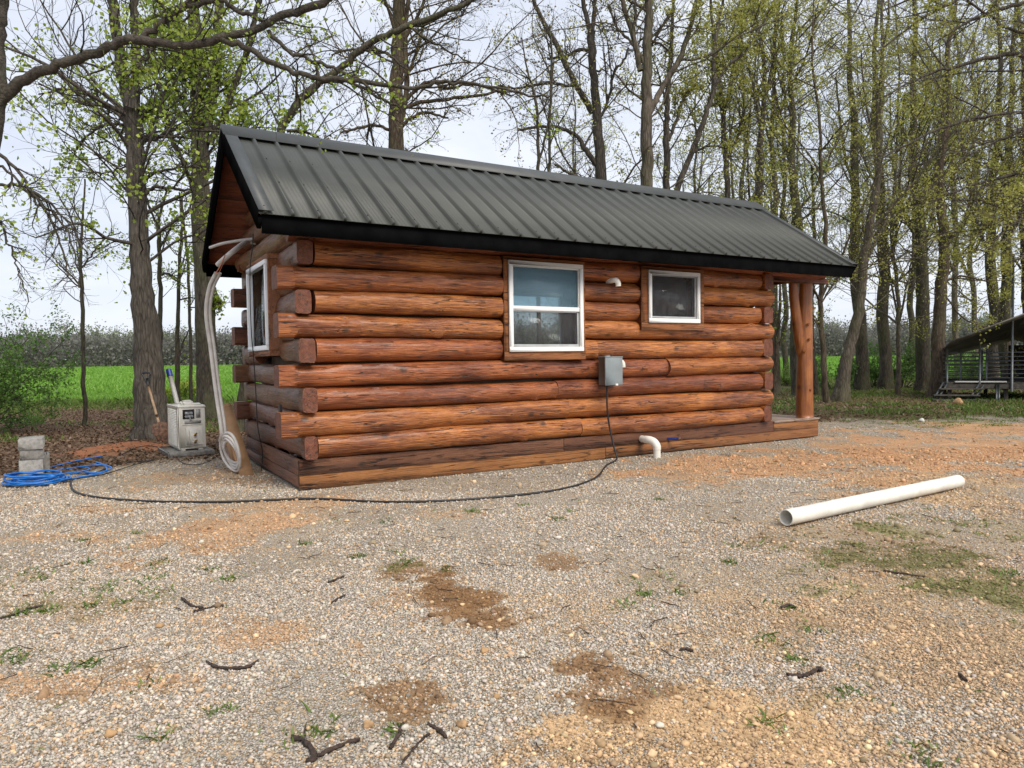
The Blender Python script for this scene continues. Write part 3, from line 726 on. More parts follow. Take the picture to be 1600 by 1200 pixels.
def elbow(u_, z_, r=.03, name='vent_elbow'):
    m = MB(); m.path([(u_, 0.02, z_), (u_, -.09, z_), (u_+.012, -.125, z_-.008), (u_+.025, -.14, z_-.035), (u_+.028, -.142, z_-.075)], r, 16, sub=5); m.build(name, M['pvc'], cabin, 'auto')
elbow(3.675, 2.115, .033); elbow(3.735, 1.165, .031)
# drain pipe out of the sill, turning down into the gravel
dr = CP(1003, 686, -.02); dz = dr[2]; du = dr[0]
m = MB(); m.path([(du+.02, .03, dz), (du-.0, -.07, dz), (du+.0, -.10, dz)], .043, 20, sub=3)
m.path([(du, -.09, dz), (du, -.16, dz-.0), (du+.02, -.215, dz-.02), (du+.035, -.245, dz-.065), (du+.036, -.25, dz-.11)], .048, 20, sub=5)
m.path([(du+.036, -.25, dz-.10), (du+.036, -.25, -.05)], .043, 20, sub=2); m.build('drain_pipe', M['pvc'], cabin, 'auto')
m = MB(); su = CP(1050, 685, -.02); m.path([(su[0]-.06, .02, su[2]), (su[0]-.02, -.06, su[2]), (su[0]+.02, -.12, su[2])], .014, 10, sub=3); m.build('water_stub', M['bluecap'], cabin, True)
m = MB(); m.path([(su[0]+.02, -.12, su[2]), (su[0]+.045, -.15, su[2])], .017, 10, sub=2); m.build('stub_cap', M['rust'], cabin, True)

# gable side: line set stubs, wire -------------------------------------
def CUp(x, y, u_): # point on plane u = const through a pixel
    d = ray(x, y); t = (u_-(C0-CO)@CU)/(d@CU); return to_cabin(C0+d*t)
a = CUp(388, 374, -.06)
m = MB(); m.path([(a[0]+.1, a[1]-.02, a[2]+.01), a, CUp(350, 380, -.3), CUp(328, 387, -.42)], .017, 12, sub=5)
m.build('line_stub', M['foam'], cabin, True)
b = CUp(386, 378, -.06)
m = MB(); m.path([(b[0]+.1, b[1]-.02, b[2]), b, CUp(364, 393, -.28), CUp(340, 414, -.42)], .029, 12, sub=5); m.build('line_stub', M['foam'], cabin, True)
wv_ = 1.50
m = MB(); m.path([(-.07, wv_, 2.62), (-.085, wv_, 2.45), (-.115, wv_, 2.2), (-.12, wv_-.01, 1.6), (-.10, wv_, 1.25), (-.085, wv_+.01, .9), (-.075, wv_, .5), (-.03, wv_+.01, .2), (-.05, wv_, .0)], .005, 6, sub=5); m.build('wire', M['rubber'], cabin, True)
m = MB().box((-.075, .40, .63), (-.05, .46, .79), 0, .003); m.build('bracket', M['galv'], cabin)

# ================================================================ things beside the cabin
# loose line set: hanging tubes that end in a coil on the ground
def C2W(p): return CO+CU*p[0]+CV*p[1]+np.array([0, 0, p[2]])
ls = empty('line_set_coil', G(361, 741))
tag(ls, 'white insulated copper tubing coiled against the cardboard box with a tall arching tail', 'tubing coil')
L0 = np.array(ls.location)
cc = np.array([0, .02, .245]); ax1 = np.array([.62, -.60, .0]); ax1 = ax1/np.linalg.norm(ax1); ax2 = np.array([-.16, -.16, .97]); ax2 /= np.linalg.norm(ax2); nn_ = np.cross(ax1, ax2)
pts = []
for q in range(0, 4*16+1):
    t = q/16*2*math.pi; r_ = .232-.115*(q/64); pts.append(cc+ax1*r_*math.cos(t+math.pi*.85)+ax2*r_*math.sin(t+math.pi*.85)+nn_*(.014*math.sin(t*.8)+.008*math.sin(t*2.3)))
m = MB(); m.path(pts, .0155, 10, sub=3); m.build('coil', M['foam'], ls, True)
m = MB(); st_ = pts[0]
D0 = L0[1]
tail = [st_, AT(346, 672, D0+.05)-L0, AT(337, 610, D0+.15)-L0, AT(329, 545, D0+.2)-L0, AT(322, 490, D0+.2)-L0, AT(327, 450, D0+.15)-L0, AT(338, 426, D0+.1)-L0]
m.path(tail, .021, 10, sub=6); m.path([p+np.array([.034, .02, 0]) for p in tail], .018, 10, sub=6); m.build('tail', M['foam'], ls, True)
m = MB(); m.path([tail[-1], AT(345, 414, D0+.05)-L0, AT(352, 398, D0)-L0], .006, 6, sub=4); m.path([tail[-1]+np.array([.03, 0, 0]), AT(349, 412, D0)-L0], .004, 6, sub=3); m.build('copper_tube', M['copper'], ls, True)

# cardboard box leaning on the gable wall
cb = G(397, 742); top_c = np.array(AT(360, 629, cb[1]+.62))
cbx = empty('cardboard_box', cb); tag(cbx, 'tall narrow brown cardboard carton leaning against the end wall', 'cardboard box')
axz = (top_c-cb); hgt = np.linalg.norm(axz); axz /= hgt; axy = np.cross(axz, np.array([1, 0, 0.])); axy /= np.linalg.norm(axy)
axt = CV-axz*(CV@axz); axt /= np.linalg.norm(axt); axw = -np.cross(axt, axz)*1.; axw = axw if axw[0] < 0 else -axw
def OB(o, A, B, Cc, a, b, c): # oriented box corners
    return [o+A*x*a+B*y*b+Cc*z*c for z in (0, 1) for y in (0, 1) for x in (0, 1)]
BF = [(0, 2, 3, 1), (4, 5, 7, 6), (0, 1, 5, 4), (2, 6, 7, 3), (0, 4, 6, 2), (1, 3, 7, 5)]
o0 = np.array([0, 0, .01])
m = MB(); m.add(OB(o0, axw, axt, axz, .125, .42, hgt*.93), BF); m.build('carton', M['card'], cbx)
m = MB(); tp_ = o0+axz*hgt*.93; m.add(OB(tp_+axt*.02, axw, axt, axz, .006, .17, .08), BF); m.add(OB(tp_+axw*.094+axt*.2, axw, axt, axz, .006, .2, .07), BF); m.add(OB(tp_, axw, axt, axz, .1, .006, .05), BF); m.build('flap', M['card'], cbx)

# condenser unit and pad
AC = G(300, 712); ac_rz = R(35)
pad = MB().box((-.30, -.12, 0), (.26, .72, .075), 0, .012).build('concrete_pad', M['concrete_dark'], None, False, AC+np.array([0, 0, .0]), (0, 0, ac_rz)); tag(pad, 'low grey concrete pad beneath the condenser unit', 'concrete pad')
AP = AC+np.array([0, 0, .08])
ac = empty('condenser_unit', AP, ac_rz); tag(ac, 'cream outdoor air conditioner condenser unit with open access hole standing on a concrete pad', 'air conditioner')
w_, d_, h_ = .335, .74, .575; x0_ = -.17
m = MB().box((x0_, -.06, .02), (x0_+w_, d_-.06, h_), 0, .014); m.box((x0_+.03, -.04, -.005), (x0_+.09, d_-.1, .02), 0, .004).box((x0_+w_-.09, -.04, -.005), (x0_+w_-.03, d_-.1, .02), 0, .004)
m.box((x0_-.004, -.066, h_-.03), (x0_+w_+.004, d_-.056, h_+.006), 0, .008); m.build('casing', M['ac'], ac)
m = MB(); m.box((x0_+.06, -.068, .44-.03), (x0_+.17+.03, -.061, .55-.02), 0, .002); m.build('hole_shade', M['dark'], ac)  # near-black plate on the casing, painted shade of the hole's inside
m = MB(); m.box((x0_+.085, -.085, .425), (x0_+.185, -.069, .455), 0, .006); m.box((x0_+.085, -.083, .465), (x0_+.18, -.069, .5), 0, .006); m.path([(x0_+.14, -.08, .43), (x0_+.15, -.085, .40), (x0_+.16, -.075, .39)], .008, 8); m.build('bag', M['foil'], ac)
m = MB(); m.box((x0_+.09, -.07, .06), (x0_+.295, -.0605, .30), 0, .004); m.box((x0_+.13, -.076, .065), (x0_+.255, -.069, .26), 0, .004); m.box((x0_+.02, -.064, .02), (x0_+.026, -.06, .56)); m.box((x0_+.05, -.065, .33), (x0_+.30, -.06, .335))
m.build('service_panel', M['ac'], ac)
m = MB()
for zz in (.20, .11): m.path([(x0_+.20, -.07, zz), (x0_+.20, -.10, zz)], .016, 10, sub=2); m.path([(x0_+.185, -.095, zz), (x0_+.215, -.12, zz+.02)], .011, 8, sub=2)
m.build('valve', M['brass'], ac, True)
m = MB(); m.box((x0_+.22, -.0635, .42), (x0_+.275, -.0605, .53)); m.box((x0_+.08, -.0635, .345), (x0_+.28, -.0605, .385)); m.build('sticker', M['labelgrey'], ac)
m = MB()
for q in range(22): m.box((x0_-.0075, .0, .06+q*.0215), (x0_-.0005, d_-.16, .071+q*.0215))
for q in range(9): m.box((x0_-.0095, .0+q*.07, .05), (x0_-.007, .004+q*.07, .53))
m.build('coil_grille', M['ac'], ac)
m = MB(); m.box((x0_+.07, .02, h_+.006), (x0_+.22, .20, h_+.055), 0, .016); m.box((x0_+.09, .0, h_+.006), (x0_+.30, .14, h_+.03), 0, .01); m.box((x0_+.10, .06, h_+.055), (x0_+.2, .17, h_+.07), 0, .01)
m.build('wall_bracket', M['ac'], ac)
# packing tube with blue cap behind the unit
tb = G(292, 690); tt = AT(264, 580, tb[1]+.45); t0 = empty('packing_tube', tb); tag(t0, 'pale tube with dark blue cap leaning behind the condenser unit', 'tube')
v_ = tt-tb; m = MB(); m.path([(0, 0, .02), v_*.5, v_*.93], .036, 14, sub=2); m.build('tube', M['tube_print'] if 'tube_print' in M else M['labelgrey'], t0, True)
m = MB(); m.path([v_*.92, v_*1.02], .045, 14, sub=2); m.build('cap', M['bluecap'], t0, 'auto')
# shovel against the big trunk
sb = G(260, 699); sh = empty('shovel', sb); tag(sh, 'long handled shovel with black grip leaning against the big tree trunk', 'shovel')
hT = AT(232, 604, sb[1]+.14)-sb; hB = AT(248, 660, sb[1]+.05)-sb; hM = hT*.5+hB*.5
m = MB(); m.path([hB, hM, hT], .018, 10, sub=3); m.build('shaft', M['handle'], sh, True)
gA = AT(222, 583, sb[1]+.18)-sb; gB = AT(234, 583, sb[1]+.18)-sb
m = MB(); m.path([hT, hT*.4+.6*(gA+gB)/2, ], .02, 8, sub=2); m.path([hT, gA+(hT-gA)*.3, gA, gB, gB+(hT-gB)*.3, hT], .013, 8, sub=4); m.build('grip', M['rubber'], sh, True)
ddir = (hB-hT)/np.linalg.norm(hB-hT); sdv = np.array([.75, .5, .3]); sdv -= ddir*(sdv@ddir); sdv /= np.linalg.norm(sdv); nd = np.cross(ddir, sdv)
m = MB(); rows = []
for q, (a_, wv) in enumerate(((0, .05), (.03, .105), (.12, .112), (.2, .10), (.26, .06), (.29, .012))):
    for c_ in np.linspace(-1, 1, 7): rows.append(hB+ddir*a_+sdv*wv*c_+nd*(.03*(1-c_*c_)*(1 if a_ < .25 else .4)))
rows = np.array(rows); rows2 = rows+nd*.004
fs = [(r_*7+c_, r_*7+c_+1, (r_+1)*7+c_+1, (r_+1)*7+c_) for r_ in range(5) for c_ in range(6)]
m.add(np.vstack([rows, rows2]), fs+[tuple(42+i_ for i_ in f_[::-1]) for f_ in fs]); m.path([hB-ddir*.12, hB+ddir*.06], [.02, .014], 8, sub=2); m.build('blade', M['rust'], sh, True)

# cinder blocks
blk = G(46, 748)
def block(loc, rz, dx, dy, dz, label, mat, holes=True):
    m = MB(); t = .03
    if holes: # hollow block with two cores open to the top
        m.box((0, 0, 0), (dx, t, dz), 0, .003); m.box((0, dy-t, 0), (dx, dy, dz), 0, .003)
        for q in range(3): xx = q*(dx-t)/2; m.box((xx+.0005, t, .001), (xx+t-.0005, dy-t, dz-.001))
    else: m.box((0, 0, 0), (dx, dy, dz), 0, .004)
    o = m.build('concrete_block', M[mat], None, False, loc, (0, 0, rz)); return tag(o, label, 'concrete block', 'grey concrete blocks stacked by the blue hose')
b0 = G(30, 750); rz_ = R(33)
block(b0+np.array([0, 0, 0]), rz_, .215, .40, .20, 'bottom hollow block of the stack beside the blue hose', 'concrete')
block(b0+np.array([.005, .01, .203]), R(35), .22, .39, .105, 'middle solid block of the stack, darker than the one above', 'concrete_dark', False)
block(b0+np.array([-.002, .0, .311]), R(31), .222, .39, .115, 'topmost pale solid block of the stack', 'concrete', False)
block(G(66, 741), R(34), .075, .36, .21, 'narrow hollow block set on its own just right of the stack', 'concrete_dark')

# blue hose coil
bh = G(60, 756); ho = empty('hose_coil', bh); tag(ho, 'bright blue hose coiled on the ground in front of the concrete blocks', 'hose')
rg = np.random.default_rng(3); pts = []
for q in range(9*14):
    t = q/14*2*math.pi; rr_ = .235+.05*math.sin(q*.37)+rg.uniform(-.01, .01)
    pts.append((rr_*math.cos(t)*1.0+.015*math.sin(q*.2)-.01, rr_*.95*math.sin(t), .016+.10*(q/126)*(.6+.4*math.sin(t*.5+q*.1))+.01*rg.random()))
m = MB(); m.path(pts, .010, 8, sub=3); m.build('coil', M['bluehose'], ho, True)
def gp(x, y, h=.01):
    p = G(x, y); return np.array([p[0], p[1], EZ(p[0], p[1])+h])
m = MB()
for ln in ([(85, 745), (120, 740), (150, 744), (175, 738), (150, 730)], [(60, 736), (100, 728), (140, 722), (160, 720), (110, 730)], [(95, 752), (130, 748), (165, 742), (160, 733), (120, 738)], [(90, 735), (125, 733), (140, 738), (110, 748)]):
    m.path([gp(*p, .012+.012*i_)-bh for i_, p in enumerate(ln)], .009, 8, sub=5)
m.build('loop', M['bluehose'], ho, True)
# black cords
cab1 = G(112, 770); pc = empty('power_cable', cab1); tag(pc, 'thick black power cable running from the grey box down and along the gravel', 'cable')
bc = (bu0+.075)
P3 = [C2W((bc, -.13, bz0+.0)), C2W((bc, -.135, .6)), C2W((bc+.03, -.14, .38)), C2W((bc+.05, -.19, .16)), C2W((bc+.03, -.26, .03))]
P3 += [gp(*p, .011) for p in ((948, 728), (930, 748), (880, 765), (800, 776), (700, 784), (600, 786), (500, 781), (440, 782), (350, 786), (250, 786), (180, 782), (135, 776), (115, 768), (111, 755), (118, 748), (140, 745), (165, 736))]
m = MB(); m.path([p-cab1 for p in P3], .0105, 8, sub=7); m.build('cord', M['rubber'], pc, True)
c2 = gp(190, 728); ex = empty('thin_cord', c2); tag(ex, 'thin black cord tangled between the blue hose and the condenser pad', 'cord')
m = MB()
for ln in ([(60, 748), (90, 738), (140, 742), (185, 728), (240, 722), (215, 728), (165, 744), (120, 752)], [(170, 722), (220, 705), (262, 706), (285, 725), (310, 728), (330, 722)]):
    m.path([gp(*p, .008+.003*i_)-c2 for i_, p in enumerate(ln)], .0055, 6, sub=6)
m.build('cord', M['rubber'], ex, True)
# long white pipe, hollow
p0 = G(1228, 823); p1 = G(1497, 763); pr = .056
dv = p1-p0; Lp = np.linalg.norm(dv[:2]); pipe = MB(); k = 32
pp = []; 
for xq, rr_ in ((0, pr-.005), (0, pr), (Lp, pr), (Lp, pr-.005), (0, pr-.005)):
    pp.append([(xq, rr_*math.cos(t), rr_*math.sin(t)) for t in np.arange(k)*2*math.pi/k])
V = np.array(pp).reshape(-1, 3); fs = [(a_*k+q, a_*k+(q+1) % k, (a_+1)*k+(q+1) % k, (a_+1)*k+q) for a_ in range(4) for q in range(k)]
pipe.add(V, fs); po = pipe.build('plastic_pipe', M['pvc'], None, 'auto', (p0[0], p0[1], pr+.008), (0, 0, math.atan2(dv[1], dv[0])))
tag(po, 'long white hollow plastic pipe lying on the gravel', 'pipe')

# ================================================================ shelter at the right
DS = 18.2; SRZ = R(-26)
def sp(x, y, D=DS): return AT(x, y, D)
p_ = sp(1474, 600); shd = empty('livestock_shelter', (p_[0], p_[1], 0), SRZ); tag(shd, 'open grey shelter with railings, low platform and pale sloping roof at the right edge', 'shelter')
SL = np.array(shd.location); SX = np.array([math.cos(SRZ), math.sin(SRZ), 0]); SY = np.array([-math.sin(SRZ), math.cos(SRZ), 0])
def sf(x, y, off=0.):
    d = ray(x, y); t = (off-(C0-SL)@SY)/(d@SY); q = C0+d*t-SL; return np.array([q@SX, q@SY, q[2]])
xr = 5.6
m = MB(); zd = .46
m.box((0, 0, zd-.05), (xr, 3.4, zd), 0, .01); m.box((0, -.02, zd-.16), (xr, .03, zd-.04), 0, .01); m.build('platform', M['shedwood'], shd)
m = MB(); m.box((.25, -.04, zd), (1.35, .1, zd+.035), 0, .008); m.build('threshold', M['labelgrey'], shd)
for xx in (.1, 1.3, 2.6, 3.9, 5.0):
    for yy in (.05, 3.2): MB().box((xx, yy, -.02), (xx+.09, yy+.09, zd-.05), 0, .005).build('leg', M['shedwood'], shd)
for (xa, xb, yy) in ((.0, .95, .9), (1.0, 3.1, .55), (3.15, 5.1, .55), (0, 2.4, 3.3), (2.45, 5.1, 3.3)):
    m = MB()
    for q in range(7): m.path([(xa, yy, zd+.10+q*.108), (xb, yy, zd+.10+q*.108)], .017, 6, sub=1)
    for xx in (xa, (xa+xb)/2, xb): m.path([(xx, yy, zd+.0), (xx, yy, zd+.82)], .022, 8, sub=1)
    m.build('rail_panel', M['galv'], shd)
for (px_, ytop, yb, r_) in ((1581, 400, 612, .03), (1531, 535, 600, .022), (1480, 545, 598, .022)):
    a_ = sf(px_, yb, -.03); b_ = sf(px_-1, ytop, -.03); b_[0] = a_[0]; m = MB(); m.path([a_, (a_+b_)/2, b_], r_, 8, sub=1); m.build('pole', M['galv'], shd, True)
def quadslab(P, t, name, mat):
    m = MB(); P = [np.array(p, float) for p in P]; Q = [p-np.array([0, 0, t]) for p in P]
    m.add(P+Q, [(0, 1, 2, 3), (7, 6, 5, 4), (0, 4, 5, 1), (1, 5, 6, 2), (2, 6, 7, 3), (3, 7, 4, 0)]); return m.build(name, M[mat], shd)
A_ = sf(1484, 533, -.5); B_ = sf(1640, 474, -.5)
quadslab([A_, B_, B_+[0, 4., -.75], A_+[0, 4., -.42]], .05, 'roof', 'shedroof')
B2 = B_+np.array([2.6, 0, -.9]); quadslab([B_, B2, B2+[0, 4., -.7], B_+[0, 4., -.75]], .05, 'roof', 'shedroof')
MB().box((1.9, 3.32, zd), (5.2, 3.36, zd+.95), 0, .004).build('dark_back_fill', M['shedwood'], shd)  # added dark sheet standing in for the shade under the roof
for (xt, yt, xb, yb) in ((1474, 598, 1457, 627), (1480, 600, 1463, 628), (1530, 600, 1512, 631), (1537, 602, 1519, 631), (1557, 600, 1557, 630), (1561, 600, 1561, 630)):
    a_ = sf(xt, yt, -.02); b_ = sf(xb, yb, -.5 if xb < 1540 else -.1); b_[2] = max(b_[2], -.0); m = MB(); m.path([a_, b_], .022, 6, sub=1); m.build('stringer', M['galv'], shd, True)
for q in range(2):
    zz = .32-.15*q; yy = -.2-.25*q; MB().box((-.25-.12*q+.12, yy-.12, zz-.03), (.85-.12*q, yy+.12, zz), 0, .005).build('step', M['shedwood'], shd)
MB().box((-.3, -.75, -.01), (.9, -.65, .07), 0, .005).build('step', M['shedwood'], shd)

# ================================================================ trees
def rot_away(T, ang, rg):
    n = len(T); a = rg.normal(size=(n, 3)); a -= T*(a*T).sum(1, keepdims=True); a /= np.linalg.norm(a, axis=1, keepdims=True)+1e-9
    return T*np.cos(ang)[:, None]+a*np.sin(ang)[:, None]
def grow(Sx, D, Ln, r0, seg, wander, trop, rg, tip=.35):
    """n branches at once: returns paths (n,seg+1,3) and radii"""
    n = len(Sx); P = [Sx]; d = D.copy(); st = (Ln/seg)[:, None]
    for _ in range(seg):
        d = d + rg.normal(size=(n, 3))*wander + np.array([0, 0, 1.])*trop; d /= np.linalg.norm(d, axis=1, keepdims=True); P.append(P[-1]+d*st)
    P = np.stack(P, 1); Rr = r0[:, None]*np.linspace(1, tip, seg+1)[None]
    return P, Rr
def children(P, Rr, per, t0, rg, ang, lenf, rf, Ln):
    n, g, _ = P.shape; c = n*per; idx = np.repeat(np.arange(n), per)
    t = t0+(1-t0)*((np.tile(np.arange(per), n)+rg.random(c))/per); x = t*(g-1); i = np.minimum(x.astype(int), g-2); f = (x-i)[:, None]
    S0 = P[idx, i]*(1-f)+P[idx, i+1]*f; T = P[idx, i+1]-P[idx, i]; T /= np.linalg.norm(T, axis=1, keepdims=True)+1e-9
    D = rot_away(T, rg.uniform(*ang, c), rg); L1 = Ln[idx]*lenf*rg.uniform(.55, 1.2, c)*(1.15-.55*t); r1 = np.minimum(Rr[idx, i]*rf, Rr[idx, i]*.9)
    return S0, D, L1, r1
def add_leaves(m, pts, size, n_per, spread, rg, mi, droop=.2):
    """leaf clusters: small folded leaf shapes"""
    if len(pts) == 0: return
    c = np.repeat(pts, n_per, 0)+rg.normal(size=(len(pts)*n_per, 3))*spread; n = len(c)
    a = rg.normal(size=(n, 3)); a[:, 2] -= droop; a /= np.linalg.norm(a, axis=1, keepdims=True)
    b = rg.normal(size=(n, 3)); b -= a*(b*a).sum(1, keepdims=True); b /= np.linalg.norm(b, axis=1, keepdims=True)
    s = size*rg.uniform(.55, 1.3, n)[:, None]; nn2 = np.cross(a, b)*s*.12
    V = np.stack([c, c+a*s*.5+b*s*.42+nn2, c+a*s*1.05, c+a*s*.5-b*s*.42+nn2], 1).reshape(-1, 3)
    base = np.arange(n)[:, None]*4
    Fq = np.concatenate([base+np.array([[0, 1, 2]]), base+np.array([[0, 2, 3]])])
    col = np.repeat(np.clip(rg.normal(.5, .28, n), 0, 1), 4); m.add(V, Fq, mi, np.stack([col, col, col, np.ones_like(col)], 1))

LEAFM = {'spring': 'leaf_spring', 'olive': 'leaf_olive', 'green': 'leaf_green', 'bud': 'leaf_bud', 'dark': 'leaf_dark'}
def tree(name, label, cat, D, trunk, limbs=(), seed=1, bark='bark', leaf='spring', auto=14, h0=2.6, alen=(1.4, 3.2), aang=(.7, 1.25), per=(5, 6), lsize=.05, lden=.5, lper=3,
         twig='twig', group=None, flare=.0, trop=.05, sideb=None, tr=(.016, .008, .0042), wander=.17, leafless_near=0., wsc=1., tap=1., bend=.0, limbtwigs=True):
    """trunk and limbs: lists of (px, py, width_px[, dD]) converted to metres at depth D"""
    rg = np.random.default_rng(seed)
    def cv(pl):
        P = []; r_ = []
        for q in pl:
            q = (q[0], q[1], q[2]*wsc*.92*math.cos(math.atan((q[0]-800)/F))*(tap+(1-tap)*min(1, max(0, q[1])/450.)))+tuple(q[3:])
            dD = q[3] if len(q) > 3 else 0
            p = AT(q[0], q[1], D+dD); P.append(p); r_.append(q[2]/2*D/F)
        return P, r_
    P, r_ = cv(trunk); base = np.array([P[0][0], P[0][1], EZ(P[0][0], P[0][1])]); P[0] = base-np.array([0, 0, .15])
    root = empty(name, base); tag(root, label, cat, group)
    P = [p-base for p in P]
    tm = MB(); TP, TR = smooth(P, r_, 6)
    rgw = rg.normal(size=(len(TP), 3))*.012*min(1, D/12); rgw[0] = 0; TP = TP+rgw*np.minimum(1, TR/.05)[:, None]
    if bend:
        tz = TP[:, 2]; ph_ = rg.uniform(0, 6, 4); gr_ = np.clip(tz/2, 0, 1)[:, None]; TP = TP+gr_*bend*np.stack([np.sin(tz*.9+ph_[0])+.5*np.sin(tz*2.1+ph_[1]), np.sin(tz*.8+ph_[2])+.5*np.sin(tz*1.9+ph_[3]), 0*tz], 1)
    fl = np.exp(-np.clip(TP[:, 2], 0, 9)/.28)*flare; k = 20 if TR[0] > .1 else 10
    tm.tubes(TP, TR+fl, k)
    if flare: # root flare lobes: shape the lower rings unevenly
        V = tm.v[-1]; th = np.arctan2(V[:, 1]-P[0][1], V[:, 0]-P[0][0]); hgt_ = np.exp(-np.clip(V[:, 2], 0, 9)/.22)
        lob = 1+.28*hgt_*np.sin(th*5+seed)+.12*hgt_*np.sin(th*8); V[:, :2] = P[0][:2]+(V[:, :2]-P[0][:2])*lob[:, None]
    LP, LR, LL = [], [], []
    allP = [(TP, TR)]
    for lb in limbs:
        Q, rq = cv(lb); Q = [p-base for p in Q]; q, rr = smooth(Q, rq, 5); q = q+rg.normal(size=q.shape)*.01
        tm.tubes(q, rr, 10 if rr[0] > .05 else 7); allP.append((q, rr))
    cm = MB(); tips = []
    # automatic limbs
    S1 = []; D1 = []; L1 = []; R1 = []
    zz = TP[:, 2]; ztop = zz[-1]
    for q in range(auto):
        src = allP[0] if (rg.random() < .45 or len(allP) == 1) else allP[rg.integers(1, len(allP))]
        q_, rr = src
        for _ in range(20):
            i_ = rg.integers(1, len(q_)-1)
            if q_[i_, 2] > h0: break
        else: continue
        T = q_[i_+1]-q_[i_]; T /= np.linalg.norm(T)+1e-9
        d_ = rot_away(T[None], np.array([rg.uniform(*aang)]), rg)[0]; 
        if sideb is not None: d_ = d_+np.array(sideb)*rg.random(); d_ /= np.linalg.norm(d_)
        S1.append(q_[i_]); D1.append(d_); L1.append(rg.uniform(*alen)*(1.0 if q_[i_, 2] < ztop*.7 else .8)); R1.append(min(rr[i_]*.6, tr[0]*rg.uniform(.8, 2.2)))
    levels = []
    if S1:
        S1, D1, L1, R1 = map(np.array, (S1, D1, L1, R1)); p, r1 = grow(S1, D1, L1, R1, 9, wander, trop, rg, .3); tm.tubes(p, r1, 6); levels.append((p, r1, L1))
    # explicit limbs also carry branches
    for q_, rr in (allP[1:] if limbtwigs else []):
        ln = np.linalg.norm(np.diff(q_, axis=0), axis=1).sum(); xi = np.linspace(0, len(q_)-1, 10); ii = np.minimum(xi.astype(int), len(q_)-2); f = (xi-ii)[:, None]
        levels.append(((q_[ii]*(1-f)+q_[ii+1]*f)[None], np.minimum(np.interp(xi, np.arange(len(rr)), rr), .03)[None], np.array([min(ln*.6, 2.2)])))
    for p, r1, Ln in levels:
        s2, d2, l2, q2 = children(p, r1, per[0]+(3 if len(p) == 1 else 0), .15, rg, (.5, 1.15), .45, .6, Ln); q2 = np.minimum(q2, tr[1]*1.6)
        p2, r2 = grow(s2, d2, l2, q2, 6, wander*1.1, trop, rg, .35); cm.tubes(p2, r2, 4, 0, False)
        s3, d3, l3, q3 = children(p2, r2, per[1], .15, rg, (.45, 1.1), .5, .7, l2); q3 = np.clip(q3, tr[2]*.5, tr[2]*1.2)
        p3, r3 = grow(s3, d3, np.maximum(l3, .12), q3, 4, wander*1.3, trop, rg, .4); cm.tubes(p3, r3, 3, 0, False)
        tips.append(p3[:, 2:].reshape(-1, 3)); tips.append(p2[:, 4:].reshape(-1, 3))
    tips = np.concatenate(tips) if tips else np.zeros((0, 3))
    if len(tips) and lden > 0:
        # clumpy selection so that the crown has gaps
        key = fbm(tips[:, 0]*.9+50, tips[:, 2]*.9+tips[:, 1]*.6+50, seed, 3); sel = rg.random(len(tips)) < lden*np.clip((key-.32)*4.5, .05, 1.5)
        add_leaves(cm, tips[sel], lsize, lper, lsize*.9, rg, 1)
    tm.build('trunk', M[bark], root, True)
    if cm.n: cm.build('crown', [M[twig], M[LEAFM[leaf]]], root, True, colattr=True)
    return root

MP = 'maple tree'
# --- left
tree('maple_tree', 'large maple at the left edge whose thick limb arches over the cabin', 'tree', 6.5,
     [(-150, 760, 110), (-130, 640, 92), (-95, 480, 84), (-45, 330, 66), (-27, 240, 54), (-15, 150, 58), (-14, 60, 50), (-8, 0, 48), (10, -80, 50), (30, -260, 36)],
     [[(-5, 160, 27), (40, 122, 21), (90, 103, 19), (130, 90, 18), (180, 70, 17), (215, 61, 17), (270, 70, 14), (330, 62, 15), (400, 45, 13), (440, 25, 13), (500, 5, 14), (560, -30, 12), (640, -80, 9)],
      [(212, 62, 13), (255, 35, 13), (290, 8, 12), (320, -12, 16), (370, -30, 13)], [(285, 10, 10), (340, 3, 10), (380, 18, 8), (420, 34, 6), (470, 18, 4)],
      [(345, 62, 12), (380, 72, 11), (420, 95, 10), (470, 116, 9), (520, 124, 9), (590, 130, 8), (640, 137, 7), (690, 128, 6), (740, 133, 5), (800, 145, 4), (860, 150, 3)],
      [(420, 50, 8), (450, 78, 7), (490, 96, 7), (540, 115, 5), (580, 140, 4), (600, 160, 3)],
      [(-22, 232, 9), (15, 255, 7), (45, 292, 6), (75, 335, 5), (95, 380, 4), (110, 430, 3)], [(-25, 285, 8), (20, 290, 6), (60, 305, 6), (90, 330, 4), (115, 365, 3), (140, 400, 3)], [(-20, 250, 7), (20, 275, 5), (60, 320, 5), (95, 345, 4), (120, 400, 3), (125, 450, 3)],
      [(-30, 330, 6), (0, 350, 5), (15, 385, 4), (30, 420, 3), (45, 470, 2)], [(240, 75, 7), (225, 92, 6), (205, 110, 5), (180, 118, 4)], [(262, 40, 6), (258, 20, 5), (235, -10, 4)]],
     seed=11, bark='bark_limb', leaf='spring', auto=0, per=(10, 7), lsize=.036, lden=.30, lper=2, tr=(.012, .005, .0022), trop=-.02)
